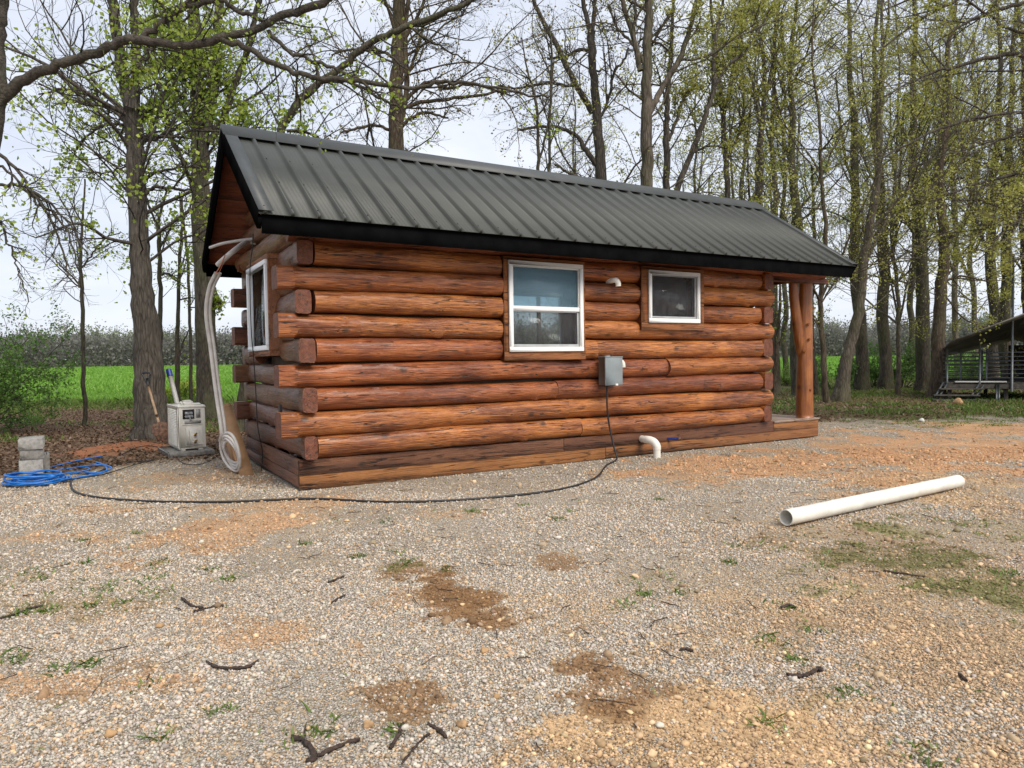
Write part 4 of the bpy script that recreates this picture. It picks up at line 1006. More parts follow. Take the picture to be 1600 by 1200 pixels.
tree('maple_tree', 'stout trunk with a high fork standing left of the condenser unit, shovel leaning on it', 'tree', 11.15,
     [(240, 694, 64), (237, 660, 58), (233, 600, 54), (228, 520, 47), (221, 430, 37), (215, 340, 33), (211, 250, 31), (206, 170, 33)],
     [[(204, 172, 24), (191, 110, 21), (182, 50, 20), (176, 0, 19), (172, -60, 17), (168, -220, 11)], [(210, 172, 19), (213, 110, 16), (211, 50, 15), (209, 0, 14), (212, -60, 15), (214, -220, 9)],
      [(221, 330, 9), (226, 305, 8), (245, 293, 7), (270, 295, 6), (300, 297, 4)], [(219, 285, 7), (245, 270, 6), (275, 262, 4), (310, 260, 3)], [(212, 215, 8), (235, 212, 7), (262, 213, 5), (300, 215, 3)], [(206, 200, 8), (175, 170, 7), (140, 150, 6), (100, 140, 5), (60, 148, 3)],
      [(205, 190, 7), (160, 165, 6), (120, 160, 5), (60, 130, 3)], [(208, 195, 6), (165, 195, 5), (135, 215, 4), (115, 240, 3), (112, 255, 2)], [(213, 210, 6), (222, 180, 5), (240, 160, 4)], [(214, 240, 5), (190, 262, 3), (150, 270, 3), (100, 262, 2)]],
     seed=12, bark='bark', auto=44, h0=2.6, alen=(1.6, 3.8), per=(7, 6), lsize=.06, lden=.42, lper=3, flare=.07, aang=(.8, 1.35))
tree('maple_tree', 'dark double trunked maple directly behind the condenser unit', 'tree', 15.2,
     [(326, 655, 50), (325, 620, 41), (322, 540, 36), (318, 430, 34), (314, 320, 33), (313, 250, 31), (313, 195, 32)],
     [[(313, 200, 28), (308, 120, 24), (304, 50, 23), (300, -20, 20), (298, -90, 17), (298, -240, 9)], [(322, 205, 22), (334, 140, 19), (340, 70, 17), (343, 0, 15), (346, -90, 12)], [(328, 225, 13), (350, 180, 13), (368, 130, 11), (385, 80, 10), (398, 30, 9), (410, -20, 8), (425, -90, 6)],
      [(326, 440, 12), (338, 465, 10), (345, 480, 7)], [(309, 320, 9), (290, 262, 8), (272, 225, 9), (262, 190, 6), (240, 110, 5)], [(318, 262, 6), (300, 200, 6), (280, 150, 6), (262, 100, 5), (250, 60, 4)]],
     seed=13, bark='bark_dark', auto=36, h0=3.0, alen=(1.6, 3.8), per=(6, 6), lsize=.08, lden=.55, lper=4, flare=.08)
tree('sapling', 'slender dark sapling standing alone before the green field left of the big trunk', 'tree', 14.1,
     [(134, 666, 9), (131, 600, 8), (129, 500, 7.5), (127, 430, 7), (126, 390, 6), (130, 330, 4), (133, 280, 3)],
     [[(127, 448, 4), (108, 428, 3.5), (92, 412, 3), (80, 395, 2)], [(127, 420, 4), (145, 395, 3.5), (165, 372, 3), (190, 362, 2)], [(126, 395, 4), (118, 360, 3.5), (100, 320, 3), (80, 290, 2)]],
     seed=14, bark='bark_dark', auto=10, h0=1.6, alen=(.7, 1.6), per=(5, 4), lsize=.05, lden=.18, lper=2, tr=(.009, .005, .003))
tree('sapling', 'straight thin sapling close behind the right side of the big left trunk', 'tree', 17.5,
     [(252, 640, 10), (251, 560, 9), (250, 450, 8), (248, 370, 7.5), (249, 340, 6), (262, 290, 3)], [[(248, 390, 5), (262, 365, 4), (276, 340, 3)], [(248, 360, 5), (236, 330, 4), (225, 300, 3)], [(250, 430, 3), (266, 428, 3), (280, 440, 2)]],
     seed=15, bark='bark_dark', auto=8, h0=2., alen=(.8, 1.8), per=(5, 4), lsize=.06, lden=.25, lper=2, tr=(.01, .006, .003))
tree('sapling', 'thin straight sapling seen in the gap just left of the double trunk', 'tree', 18.5,
     [(277, 625, 11), (277, 560, 9), (278, 480, 7), (281, 400, 6.5), (284, 350, 5), (280, 300, 3)], [[(278, 440, 3.5), (262, 428, 3), (252, 430, 2)], [(277, 585, 3), (284, 540, 3), (296, 515, 2)], [(280, 468, 3), (292, 466, 3), (310, 464, 2)]],
     seed=16, bark='bark_dark', auto=8, h0=2., alen=(.8, 1.8), per=(5, 4), lsize=.06, lden=.25, lper=2, tr=(.01, .006, .003))
tree('sapling', 'thinnest sapling, touching the left side of the double trunk', 'tree', 19.5,
     [(299, 620, 8), (298, 560, 6), (296, 480, 5.5), (293, 400, 5), (286, 340, 4), (284, 300, 3)], [], seed=17, bark='bark_dark', auto=8, h0=2., alen=(.8, 1.6), per=(4, 4), lsize=.06, lden=.2, lper=2, tr=(.01, .006, .003))
# --- behind the roof
tree('leaning_tree', 'slim dark tree leaning to the right behind the near end of the roof', 'tree', 12.5,
     [(372, 660, 20), (392, 500, 18), (412, 330, 16), (436, 212, 15), (455, 178, 14), (480, 145, 13), (530, 108, 11), (575, 70, 11), (620, 48, 10), (690, 22, 9), (740, 0, 7), (800, -30, 5)],
     [[(450, 205, 6), (475, 206, 5), (495, 214, 4), (512, 228, 3)], [(478, 142, 7), (500, 128, 6), (550, 130, 6), (590, 150, 5), (625, 168, 4)], [(545, 95, 5), (570, 80, 5), (600, 82, 4), (640, 110, 3)], [(640, 42, 5), (665, 60, 4), (700, 80, 3), (740, 100, 2)]],
     seed=18, bark='bark_dark', auto=14, h0=3.6, alen=(1., 2.4), per=(6, 6), lsize=.045, lden=.14, lper=2, leaf='bud')
tree('oak_tree', 'tall straight trunk rising behind the ridge left of the roof centre', 'tree', 14.6,
     [(618, 660, 40), (620, 500, 34), (620, 330, 29), (619, 240, 27), (618, 180, 23), (621, 100, 22), (623, 40, 21), (624, -20, 19), (626, -100, 15), (628, -240, 8)],
     [[(625, 200, 10), (634, 150, 9), (634, 90, 9), (633, 40, 8), (640, -10, 7), (650, -80, 5)], [(626, 235, 5), (628, 200, 7), (645, 183, 6), (668, 176, 5), (700, 185, 3)], [(622, 172, 6), (650, 162, 7), (690, 156, 6), (740, 150, 5), (790, 140, 4)], [(630, 160, 7), (650, 140, 6), (672, 128, 6), (700, 138, 5), (740, 132, 4), (800, 150, 3)], [(612, 205, 6), (590, 196, 5), (560, 200, 5), (530, 210, 3)],
      [(612, 88, 5), (590, 78, 4), (560, 76, 4), (520, 85, 3)], [(628, 130, 6), (642, 100, 5), (655, 70, 5), (662, 30, 4)], [(632, 60, 8), (650, 30, 6), (668, -10, 5)], [(630, 250, 4), (637, 235, 4), (636, 250, 3)]],
     seed=19, bark='bark_brown', auto=34, h0=4.2, alen=(1.6, 3.6), per=(7, 7), lsize=.045, lden=.22, lper=2, leaf='bud', tr=(.016, .0075, .004))
tree('sapling', 'pair of thin dark stems behind the ridge left of the curving branches', 'tree', 15.,
     [(841, 640, 8), (842, 400, 7), (842, 280, 6), (840, 200, 5), (836, 150, 5), (824, 110, 3), (815, 60, 2)], [[(842, 250, 4), (855, 200, 4), (862, 150, 3), (866, 90, 2)], [(842, 330, 5), (858, 270, 5), (858, 200, 5), (862, 100, 4), (860, 40, 3)]],
     seed=20, bark='bark_dark', auto=14, h0=3.4, alen=(.8, 1.8), per=(6, 5), lsize=.045, lden=.2, lper=2, leaf='bud', tr=(.01, .006, .0035))
tree('oak_tree', 'curving trunk with a long left branch and rusty leaves above the roof centre', 'tree', 16.8,
     [(946, 640, 26), (944, 450, 22), (941, 300, 19), (936, 230, 17), (932, 170, 15), (927, 110, 13), (924, 50, 13)],
     [[(923, 52, 9), (915, 20, 8), (909, -20, 7), (905, -90, 5)], [(925, 50, 8), (929, 15, 7), (931, -30, 6), (934, -100, 4)], [(926, 175, 11), (908, 145, 10), (888, 110, 9), (872, 75, 9), (852, 40, 8), (838, 10, 7), (826, -30, 5)], [(937, 265, 9), (915, 235, 9), (903, 215, 7), (880, 202, 6), (850, 198, 5), (810, 203, 4)], [(932, 82, 6), (905, 78, 6), (885, 88, 5), (855, 92, 4)], [(942, 178, 5), (952, 150, 5), (960, 112, 5), (975, 95, 4), (982, 75, 3)], [(942, 290, 5), (900, 275, 5), (868, 258, 4)], [(893, 135, 5), (850, 130, 5), (810, 138, 4), (780, 134, 3)]],
     seed=21, bark='bark', auto=22, h0=4.2, alen=(1.4, 3.), per=(6, 6), lsize=.05, lden=.22, lper=2, leaf='bud', tr=(.016, .008, .004))
tree('oak_tree', 'pale thick trunk behind the roof with a fork leaning right', 'tree', 16.,
     [(1012, 640, 30), (1010, 450, 25), (1010, 300, 21), (1011, 230, 20), (1010, 150, 18), (1011, 90, 16), (1013, 30, 14), (1014, -30, 12), (1016, -160, 7)],
     [[(1001, 110, 10), (990, 60, 9), (978, 20, 8), (966, -20, 7), (950, -90, 5)], [(1015, 175, 12), (1030, 145, 10), (1048, 115, 10), (1065, 85, 9), (1078, 45, 8), (1088, 0, 7), (1100, -60, 5)], [(1008, 100, 8), (992, 70, 6), (992, 20, 5), (996, -30, 4)], [(1004, 90, 5), (980, 60, 4), (962, 40, 4), (950, 10, 3)], [(1016, 60, 5), (1035, 40, 4), (1050, 20, 3)]],
     seed=22, bark='bark_pale', auto=28, h0=4., alen=(1.4, 3.2), per=(7, 6), lsize=.05, lden=.55, lper=4, leaf='olive', tr=(.016, .008, .004))
tree('young_tree', 'twin slim trunks right of the pale forked trunk, one sweeping to the right', 'tree', 17.5,
     [(1046, 640, 16), (1043, 450, 14), (1042, 300, 12), (1041, 220, 11), (1042, 170, 9), (1045, 120, 8), (1050, 60, 6), (1052, -30, 4)],
     [[(1048, 340, 10), (1056, 298, 11), (1076, 250, 10), (1092, 210, 9), (1106, 170, 9), (1116, 135, 9), (1115, 90, 8), (1120, 50, 7), (1130, 0, 5)], [(1044, 220, 6), (1058, 185, 6), (1070, 150, 5), (1090, 130, 4)], [(1117, 132, 6), (1140, 100, 6), (1165, 80, 5), (1190, 40, 4), (1205, 10, 3)], [(1080, 240, 4), (1110, 228, 4), (1140, 232, 3)]],
     seed=23, bark='bark', auto=28, h0=3.6, alen=(1.2, 3.2), per=(7, 6), lsize=.05, lden=.7, lper=4, leaf='olive', tr=(.014, .007, .004))
tree('young_tree', 'thin upright trunk with forks behind the far third of the roof ridge', 'tree', 19.,
     [(1140, 640, 14), (1138, 450, 12), (1136, 300, 10), (1132, 220, 9), (1128, 160, 8), (1120, 100, 7), (1112, 30, 5), (1108, -50, 4)], [[(1130, 190, 6), (1140, 140, 6), (1148, 90, 5), (1160, 30, 4)], [(1134, 255, 6), (1150, 220, 5), (1165, 190, 4)]],
     seed=24, bark='bark', auto=24, h0=3.4, alen=(1.2, 2.8), per=(7, 6), lsize=.07, lden=.45, lper=3, leaf='olive', tr=(.014, .007, .004))
# --- right grove
def gdepth(x, y): return float(G(x, y)[1])
GR = dict(wsc=.80, tap=.5, h0=2.8, alen=(2.2, 5.6), aang=(.55, 1.25), per=(7, 6), twig='twig_mid', lsize=.046, lden=.85, lper=4, leaf='olive', tr=(.019, .0075, .0034), bend=.055, sideb=(.5, 0, .15), wander=.13)
tree('grove_tree', 'trunk meeting the far corner of the roof ridge', 'tree', 20., [(1187, 640, 26), (1186, 450, 22), (1187, 320, 20), (1190, 230, 18), (1193, 160, 16), (1188, 80, 14), (1178, 0, 12), (1172, -80, 9)], [[(1188, 200, 10), (1178, 140, 9), (1165, 90, 8), (1155, 30, 6)], [(1192, 170, 9), (1205, 110, 8), (1215, 40, 7), (1222, -40, 5)]], seed=31, bark='bark', auto=20, **GR)
tree('grove_tree', 'slim grey trunk just right of the far ridge corner', 'tree', 22., [(1212, 640, 20), (1210, 450, 18), (1208, 330, 16), (1206, 230, 14), (1210, 150, 13), (1214, 60, 11), (1216, -60, 8)], [[(1208, 210, 7), (1225, 160, 7), (1238, 100, 6), (1248, 40, 5)]], seed=32, bark='bark_pale', auto=20, **GR)
tree('grove_tree', 'dark trunk rising over the sloping far end of the roof', 'tree', 21., [(1247, 640, 30), (1245, 480, 26), (1243, 360, 23), (1238, 290, 22), (1240, 200, 20), (1236, 120, 17), (1240, 40, 14), (1244, -80, 9)], [[(1238, 270, 9), (1228, 230, 9), (1218, 180, 8), (1208, 120, 7), (1204, 60, 5)], [(1246, 330, 8), (1270, 300, 7), (1295, 250, 6), (1315, 200, 5)]], seed=33, bark='bark_dark', auto=20, **GR)
tree('grove_tree', 'narrow upright trunk just right of the porch, first of the grove', 'tree', gdepth(1293, 630), [(1293, 630, 18), (1288, 590, 14), (1286, 520, 12), (1284, 440, 11), (1286, 330, 10), (1282, 220, 9), (1274, 120, 8), (1268, 0, 6), (1264, -80, 5)], [[(1285, 470, 4), (1305, 440, 4), (1325, 415, 3)], [(1285, 520, 4), (1266, 490, 3), (1255, 470, 2)]], seed=34, bark='bark_brown', auto=20, **{**GR, 'h0': 1.6})
tree('leaning_tree', 'pale trunk leaning right, standing beside the first thin grove trunk', 'tree', gdepth(1312, 627), [(1310, 627, 38), (1318, 590, 28), (1328, 540, 25), (1338, 490, 23), (1346, 430, 22), (1356, 380, 21), (1366, 320, 21), (1374, 250, 19), (1377, 160, 17), (1374, 80, 14), (1380, 0, 12), (1390, -90, 8)], [[(1349, 420, 8), (1362, 390, 8), (1380, 350, 7), (1400, 320, 5)], [(1372, 260, 8), (1360, 200, 7), (1350, 140, 6), (1346, 80, 5)], [(1344, 440, 4), (1320, 430, 4), (1295, 434, 3)]], seed=35, bark='bark_pale', auto=20, flare=.03, **{**GR, 'h0': 2.2})
tree('grove_tree', 'thick dark trunk right behind the leaning pale one', 'tree', 23.5, [(1345, 607, 34), (1346, 560, 28), (1343, 480, 26), (1338, 400, 25), (1335, 320, 24), (1333, 200, 21), (1330, 100, 18), (1326, 0, 14), (1324, -90, 9)], [[(1336, 300, 9), (1322, 250, 8), (1312, 190, 7), (1306, 120, 6)]], seed=36, bark='bark_dark', auto=20, flare=.04, **GR)
tree('grove_tree', 'broad dark trunk third from the porch, in front of the bushes', 'tree', 24.5, [(1384, 608, 32), (1383, 560, 27), (1381, 480, 26), (1379, 400, 25), (1376, 320, 24), (1370, 220, 21), (1366, 120, 18), (1370, 0, 14), (1374, -90, 9)], [[(1380, 420, 10), (1398, 380, 9), (1404, 320, 8), (1408, 240, 7), (1412, 150, 6)], [(1374, 300, 8), (1350, 250, 7), (1335, 200, 6)]], seed=37, bark='bark_dark', auto=20, flare=.04, **GR)
tree('grove_tree', 'spindly pale trunk between the two broad dark trunks', 'tree', 20.5, [(1403, 617, 13), (1402, 560, 10), (1404, 480, 9), (1400, 400, 9), (1396, 300, 8), (1400, 200, 7), (1404, 80, 6), (1400, -60, 4)], [[(1402, 520, 5), (1412, 470, 5), (1422, 420, 4), (1430, 350, 3)]], seed=38, bark='bark_pale', auto=22, **{**GR, 'h0': 1.8})
tree('grove_tree', 'blackest broad trunk just left of the brown barked trunk', 'tree', 22.5, [(1446, 606, 38), (1444, 560, 32), (1441, 480, 30), (1438, 400, 28), (1434, 320, 26), (1430, 220, 23), (1428, 120, 19), (1424, 0, 15), (1420, -90, 10)], [[(1436, 360, 9), (1452, 320, 9), (1462, 260, 8), (1470, 190, 7), (1476, 110, 5)], [(1438, 380, 8), (1418, 340, 7), (1405, 300, 6)]], seed=39, bark='bark_dark', auto=20, flare=.05, **GR)
tree('grove_tree', 'brown flaking trunk standing immediately left of the grey shelter', 'tree', gdepth(1465, 622), [(1464, 622, 40), (1466, 590, 31), (1468, 520, 29), (1472, 450, 27), (1474, 400, 25), (1468, 330, 24), (1470, 260, 22), (1482, 180, 20), (1484, 80, 17), (1490, 0, 14), (1496, -90, 10)], [[(1472, 390, 10), (1490, 365, 9), (1520, 340, 8), (1560, 320, 7), (1610, 300, 5)], [(1471, 280, 9), (1490, 250, 8), (1520, 215, 7), (1560, 180, 6), (1610, 140, 5)], [(1472, 440, 5), (1500, 432, 5), (1540, 440, 4), (1560, 460, 3)], [(1474, 460, 4), (1510, 500, 4), (1550, 512, 3)]], seed=40, bark='bark_brown', auto=24, flare=.04, **GR)
tree('grove_tree', 'trunk rising straight behind the roof of the grey shelter', 'tree', 24., [(1551, 604, 30), (1550, 500, 26), (1548, 420, 25), (1553, 330, 23), (1556, 220, 20), (1560, 100, 17), (1566, -60, 11)], [[(1550, 400, 10), (1534, 370, 9), (1520, 330, 8), (1510, 270, 6)]], seed=41, bark='bark', auto=20, **GR)
tree('grove_tree', 'mossy trunk behind the shelter, right of the straight one', 'tree', 23., [(1574, 606, 32), (1573, 500, 28), (1572, 400, 26), (1575, 300, 24), (1580, 180, 20), (1584, 60, 16), (1590, -60, 11)], [[(1573, 380, 10), (1590, 340, 9), (1610, 290, 8)]], seed=42, bark='bark_dark', auto=20, **GR)
tree('grove_tree', 'rightmost trunk, half cut off by the picture edge behind the shelter', 'tree', 22., [(1612, 606, 34), (1608, 500, 30), (1604, 400, 28), (1602, 300, 26), (1600, 180, 22), (1596, 60, 18), (1592, -60, 12)], [[(1602, 320, 9), (1580, 280, 8), (1560, 230, 7)]], seed=43, bark='bark_dark', auto=20, **GR)
tree('leafing_tree', 'near tree off the right edge whose pale twiggy limbs sweep in from the upper right', 'tree', 11.5, [(1790, 690, 70), (1785, 500, 60), (1775, 300, 52), (1760, 150, 46), (1750, 0, 40), (1745, -160, 30)],
     [[(1762, 180, 16), (1700, 130, 14), (1640, 100, 12), (1590, 85, 10), (1540, 92, 8), (1490, 105, 6), (1440, 120, 4), (1380, 150, 3)], [(1755, 60, 16), (1700, 20, 12), (1640, 0, 10), (1580, 8, 8), (1520, 30, 6), (1470, 60, 4)], [(1770, 280, 14), (1710, 240, 12), (1650, 215, 9), (1600, 205, 7), (1550, 225, 5), (1500, 250, 3)], [(1775, 360, 12), (1710, 330, 9), (1650, 320, 7), (1590, 345, 5), (1540, 390, 3)], [(1765, 120, 12), (1700, 70, 10), (1640, 55, 8), (1580, 45, 6), (1510, 0, 4)], [(1760, 220, 13), (1690, 190, 10), (1620, 175, 8), (1550, 180, 6), (1470, 200, 5), (1390, 240, 3)], [(1772, 320, 11), (1700, 290, 9), (1620, 270, 7), (1530, 285, 5), (1450, 320, 3)], [(1750, 20, 12), (1680, -20, 10), (1600, -30, 8), (1520, -10, 6), (1440, 30, 5), (1370, 80, 3)], [(1776, 420, 9), (1700, 400, 7), (1630, 395, 5), (1570, 410, 3)]],
     seed=44, bark='bark', leaf='olive', twig='twig_pale', auto=30, h0=3., alen=(1.6, 3.8), per=(12, 9), lsize=.036, lden=.7, lper=3, tr=(.012, .006, .0028), trop=.06, sideb=(-1., -.1, 0))
tree('sapling', 'bare grey sapling between the cabin wall and the porch post', 'tree', 20., [(1208, 640, 10), (1211, 580, 8), (1215, 520, 6), (1219, 470, 5), (1218, 440, 3)], [[(1213, 550, 3), (1224, 520, 3), (1230, 490, 2)]], seed=45, bark='bark_brown', auto=8, h0=1., alen=(.5, 1.4), per=(4, 4), lsize=.05, lden=.2, lper=2, tr=(.009, .005, .003))
tree('sapling', 'thin trunk glimpsed just right of the porch post foot', 'tree', 21.5, [(1276, 618, 14), (1270, 560, 10), (1268, 500, 8), (1270, 430, 7), (1272, 350, 6), (1268, 260, 4)], [], seed=46, bark='bark_dark', auto=12, h0=1.6, alen=(.8, 1.8), per=(5, 5), lsize=.06, lden=.4, lper=3, leaf='green', tr=(.01, .006, .003))

# repeated background trees: three kinds, each copied with its parts
def copy_thing(o, loc, rz, sc, label):
    c = o.copy(); link(c); c.location = loc; c.rotation_euler = (0, 0, rz); c.scale = (sc, sc, sc); c['label'] = label
    for ch in o.children:
        d = ch.copy(); link(d); d.parent = c
    return c
def proto(seed, leaf, bark, lsz, hx=0):
    return tree('background_tree', 'x', 'tree', 30., [(1700+hx, 598, 15), (1700+hx, 480, 13), (1696+hx, 330, 11), (1704+hx, 180, 8), (1700+hx, 40, 5), (1702+hx, -60, 4)], [[(1698+hx, 420, 8), (1670+hx, 360, 7), (1655+hx, 270, 6), (1650+hx, 180, 4)], [(1700+hx, 360, 8), (1730+hx, 300, 7), (1745+hx, 210, 5), (1750+hx, 120, 3)], [(1700+hx, 230, 6), (1680+hx, 160, 5), (1670+hx, 70, 3)]],
                seed=seed, bark=bark, leaf=leaf, auto=30, h0=2.6, alen=(2.4, 5.4), per=(6, 6), lsize=lsz*.6, lden=.36, lper=3, bend=.09, tr=(.02, .011, .007))
GN = 'trees standing in the back of the grove'
pr = [proto(51, 'olive', 'bark', .13), proto(52, 'green', 'bark_dark', .13, 60), proto(53, 'olive', 'bark_pale', .12, 120)]
bt = [(1160, 33, 0, 'olive leafed background tree seen over the far end of the ridge'), (1228, 35, 1, 'green leafed background tree in the gap between wall and porch post'), (1422, 34, 1, 'green background tree in the gap left of the blackest trunk'), (1496, 31, 2, 'pale background tree over the low end of the shelter roof'), (1522, 36, 0, 'olive background tree between the shelter roof end and the straight trunk'), (1085, 38, 2, 'faint background tree behind the twin slim trunks'), (900, 42, 0, 'small distant tree behind the curving trunk above the roof')]
used = [False]*3
lab = ['olive leafed background tree with a grey trunk in the back rows of the grove', 'green leafed background tree with a dark trunk in the back rows of the grove', 'olive leafed background tree with a pale trunk in the back rows of the grove']
for px_, D, kx, lb_ in bt:
    p = AT(px_, 600, D); loc = (p[0], p[1], EZ(p[0], p[1])); rz_ = rng.uniform(0, 6.28); sc = rng.uniform(.85, 1.15)
    if not used[kx]: used[kx] = True; o = pr[kx]; o.location = loc; o.rotation_euler = (0, 0, rz_); o['label'] = lb_; o['group'] = GN
    else: o = copy_thing(pr[kx], loc, rz_, sc, lb_); o['group'] = GN

# shrubs
def shrub(name, label, px_, D, height, spread, seed, leaf='dark', n=16, lsize=.05, lden=.8, per=(7, 7), lper=4, lean=(0, 0, 0), tr=.012):
    rg = np.random.default_rng(seed); p = AT(px_, 600, D); base = np.array([p[0], p[1], EZ(p[0], p[1])]); root = empty(name, base); tag(root, label, 'shrub')
    sm, cm = MB(), MB(); S1 = rg.normal(size=(n, 3))*.08; S1[:, 2] = -.05; D1 = rg.normal(size=(n, 3))*spread; D1[:, 2] = np.abs(D1[:, 2])*.3+.9; D1 += np.array(lean); D1 /= np.linalg.norm(D1, axis=1, keepdims=True)
    L1 = height*rg.uniform(.7, 1.15, n); p1, r1 = grow(S1, D1, L1, tr*rg.uniform(.7, 1.8, n), 9, .12, -.035, rg, .3); sm.tubes(p1, r1, 6)
    s2, d2, l2, q2 = children(p1, r1, per[0], .25, rg, (.5, 1.2), .45, .6, L1); p2, r2 = grow(s2, d2, l2, q2, 5, .16, -.02, rg); cm.tubes(p2, r2, 4, 0, False)
    s3, d3, l3, q3 = children(p2, r2, per[1], .1, rg, (.5, 1.2), .5, .6, l2); p3, r3 = grow(s3, d3, np.maximum(l3, .1), np.maximum(q3, .002), 3, .18, 0, rg); cm.tubes(p3, r3, 3, 0, False)
    tips = np.concatenate([p3[:, 1:].reshape(-1, 3), p2[:, 2:].reshape(-1, 3)]); sel = rg.random(len(tips)) < lden
    add_leaves(cm, tips[sel], lsize, lper, lsize*.8, rg, 1)
    sm.build('stem', M['bark_dark'], root, True); cm.build('foliage', [M['twig'], M[LEAFM[leaf]]], root, True, colattr=True); return root
shrub('shrub', 'large arching green shrub at the left edge before the field', -46, 12.5, 2.15, .5, 61, n=26, lean=(.35, 0, 0), lden=.62, lsize=.045, lper=4)
shrub('shrub', 'green bush growing under the pale leaning trunk right of the porch', 1300, 24, 1.3, .7, 62, leaf='dark', lsize=.06, lden=.45, n=12)
shrub('shrub', 'bushy green growth between the two broad dark trunks', 1362, 26, 1.6, .7, 63, leaf='dark', lsize=.065, lden=.5, n=13)
shrub('shrub', 'dark bush left of the blackest trunk', 1412, 25, 1.5, .7, 64, leaf='dark', lsize=.06, lden=.5, n=12)
shrub('shrub', 'low pale bush seen between cabin corner and porch post', 1232, 28, .8, .7, 65, leaf='green', lsize=.05, lden=.4, n=8)
shrub('shrub', 'yellow green bush low in front of the field left of the double trunk', 285, 23, 1.0, .7, 67, leaf='spring', lsize=.06, lden=.4, n=8)
shrub('shrub', 'bush behind the shelter railings', 1520, 27, 1.3, .6, 68, leaf='dark', lsize=.06, lden=.5, n=12)

# far wood across the field: one soft mass of many small crowns
def far_wood():
    rg = np.random.default_rng(70); m = MB(); n = 1500
    ang = np.sort(rg.uniform(-1.05, 1.1, n)); Dd = rg.uniform(150, 225, n); x = np.tan(ang)*Dd*.75
    hh = 4.2+4.6*fbm(x*.03, x*0, 71, 3)+rg.normal(size=n)*1.2; z0 = elev(x, Dd)
    P = np.stack([np.stack([x, Dd, z0-.3], 1), np.stack([x+rg.normal(size=n)*.4, Dd, z0+hh*.5], 1), np.stack([x+rg.normal(size=n)*.7, Dd, z0+hh*.93], 1)], 1)
    m.tubes(P, np.stack([np.full(n, .13), np.full(n, .09), np.full(n, .03)], 1), 4)
    tw = MB(); s1 = np.repeat(P[:, 1], 16, 0); s1[:, 2] += rg.uniform(-.32, .40, len(s1))*np.repeat(hh, 16)
    d = rg.normal(size=s1.shape); d[:, 2] = np.abs(d[:, 2])+.5; d /= np.linalg.norm(d, axis=1, keepdims=True)
    p2, r2 = grow(s1, d, rg.uniform(1.4, 3.2, len(s1)), np.full(len(s1), .07), 3, .2, .05, rg); m.tubes(p2, r2, 3, 0, False)
    tips = p2[:, 1:].reshape(-1, 3); key = fbm(tips[:, 0]*.035, tips[:, 0]*0, 72, 2); sel = rg.random(len(tips)) < .15+.85*sst(.45, .62, key)
    add_leaves(m, tips[sel], .4, 5, .7, rg, 1)
    add_leaves(m, tips[~sel], .4, 4, .7, rg, 2)
    und = np.stack([rg.uniform(-190, 230, 130000), rg.uniform(147, 168, 130000), np.zeros(130000)], 1); und[:, 2] = elev(und[:, 0], und[:, 1])+rg.uniform(0, 1, 130000)**1.3*(4.2+3.2*fbm(und[:, 0]*.05, und[:, 0]*0, 73, 3)); add_leaves(m, und, .6, 1, .2, rg, 2)
    o = m.build('far_wood', [M['farbark'], M['farleaf'], M['fartwig']], None, False, colattr=True); return tag(o, 'hazy leafing wood across the green field', 'wood', kind='stuff')
M['farbark'] = simple('hazed_far_bark', (.20, .19, .185), .9, .15, 1)  # distance haze is put into these pale, low contrast far wood colours
M['farleaf'] = leaf_mat('hazed_far_leaf', (.17, .20, .11), (.22, .25, .13), .5)
M['fartwig'] = leaf_mat('hazed_far_twigs', (.165, .16, .145), (.20, .195, .175), .5)
far_wood()

# ================================================================ ground scatter
def in_view(x, y, mg=1.12):
    return np.abs(x) < (800/F)*y*mg+.25
rg = np.random.default_rng(99)
ICO = np.array([(0, 1, 1.618), (0, -1, 1.618), (0, 1, -1.618), (0, -1, -1.618), (1, 1.618, 0), (-1, 1.618, 0), (1, -1.618, 0), (-1, -1.618, 0), (1.618, 0, 1), (-1.618, 0, 1), (1.618, 0, -1), (-1.618, 0, -1)]); ICO /= np.linalg.norm(ICO[0])
ICF = np.array([(0, 1, 8), (0, 9, 1), (0, 5, 9), (0, 4, 5), (0, 8, 4), (4, 8, 10), (8, 6, 10), (8, 1, 6), (1, 7, 6), (1, 9, 7), (9, 11, 7), (9, 5, 11), (5, 2, 11), (5, 4, 2), (4, 10, 2), (2, 10, 3), (10, 6, 3), (6, 7, 3), (7, 11, 3), (11, 2, 3)])
def stones(x, y, size, cols, sink=.25):
    n = len(x); V = ICO[None]*(1+rg.normal(size=(n, 12, 1))*.17)
    ax = rg.uniform(.6, 1.25, (n, 1, 3)); ax[:, :, 2] *= .72; V = V*ax*size[:, None, None]*.5
    a = rg.uniform(0, 6.28, n); b = rg.normal(size=n)*.35; ca, sa, cb_, sb_ = np.cos(a), np.sin(a), np.cos(b), np.sin(b)
    Rm = np.stack([np.stack([ca, -sa*cb_, sa*sb_], 1), np.stack([sa, ca*cb_, -ca*sb_], 1), np.stack([0*a, sb_, cb_], 1)], 1)
    V = np.einsum('nij,nkj->nki', Rm, V); z = elev(x, y)+size*(.36*.72-sink*.3)
    V = V+np.stack([x, y, z], 1)[:, None]
    Fq = (ICF[None]+np.arange(n)[:, None, None]*12).reshape(-1, 3); C4 = np.concatenate([cols, np.ones((n, 1))], 1)
    return V.reshape(-1, 3), Fq, np.repeat(C4, 12, 0)
def local_masks(x, y):
    br = fieldmask(BROWN, x, y, 61, .5); cl = fieldmask(CLAY, x, y, 31); tn = fieldmask(TAN, x, y, 47); ms = fieldmask(MOSS, x, y, 77, .8)*(.4+.6*sst(.40, .55, fbm(x*6, y*6, 203, 4))); lt = masks(x, y)[0]; return br, cl, tn, ms, lt
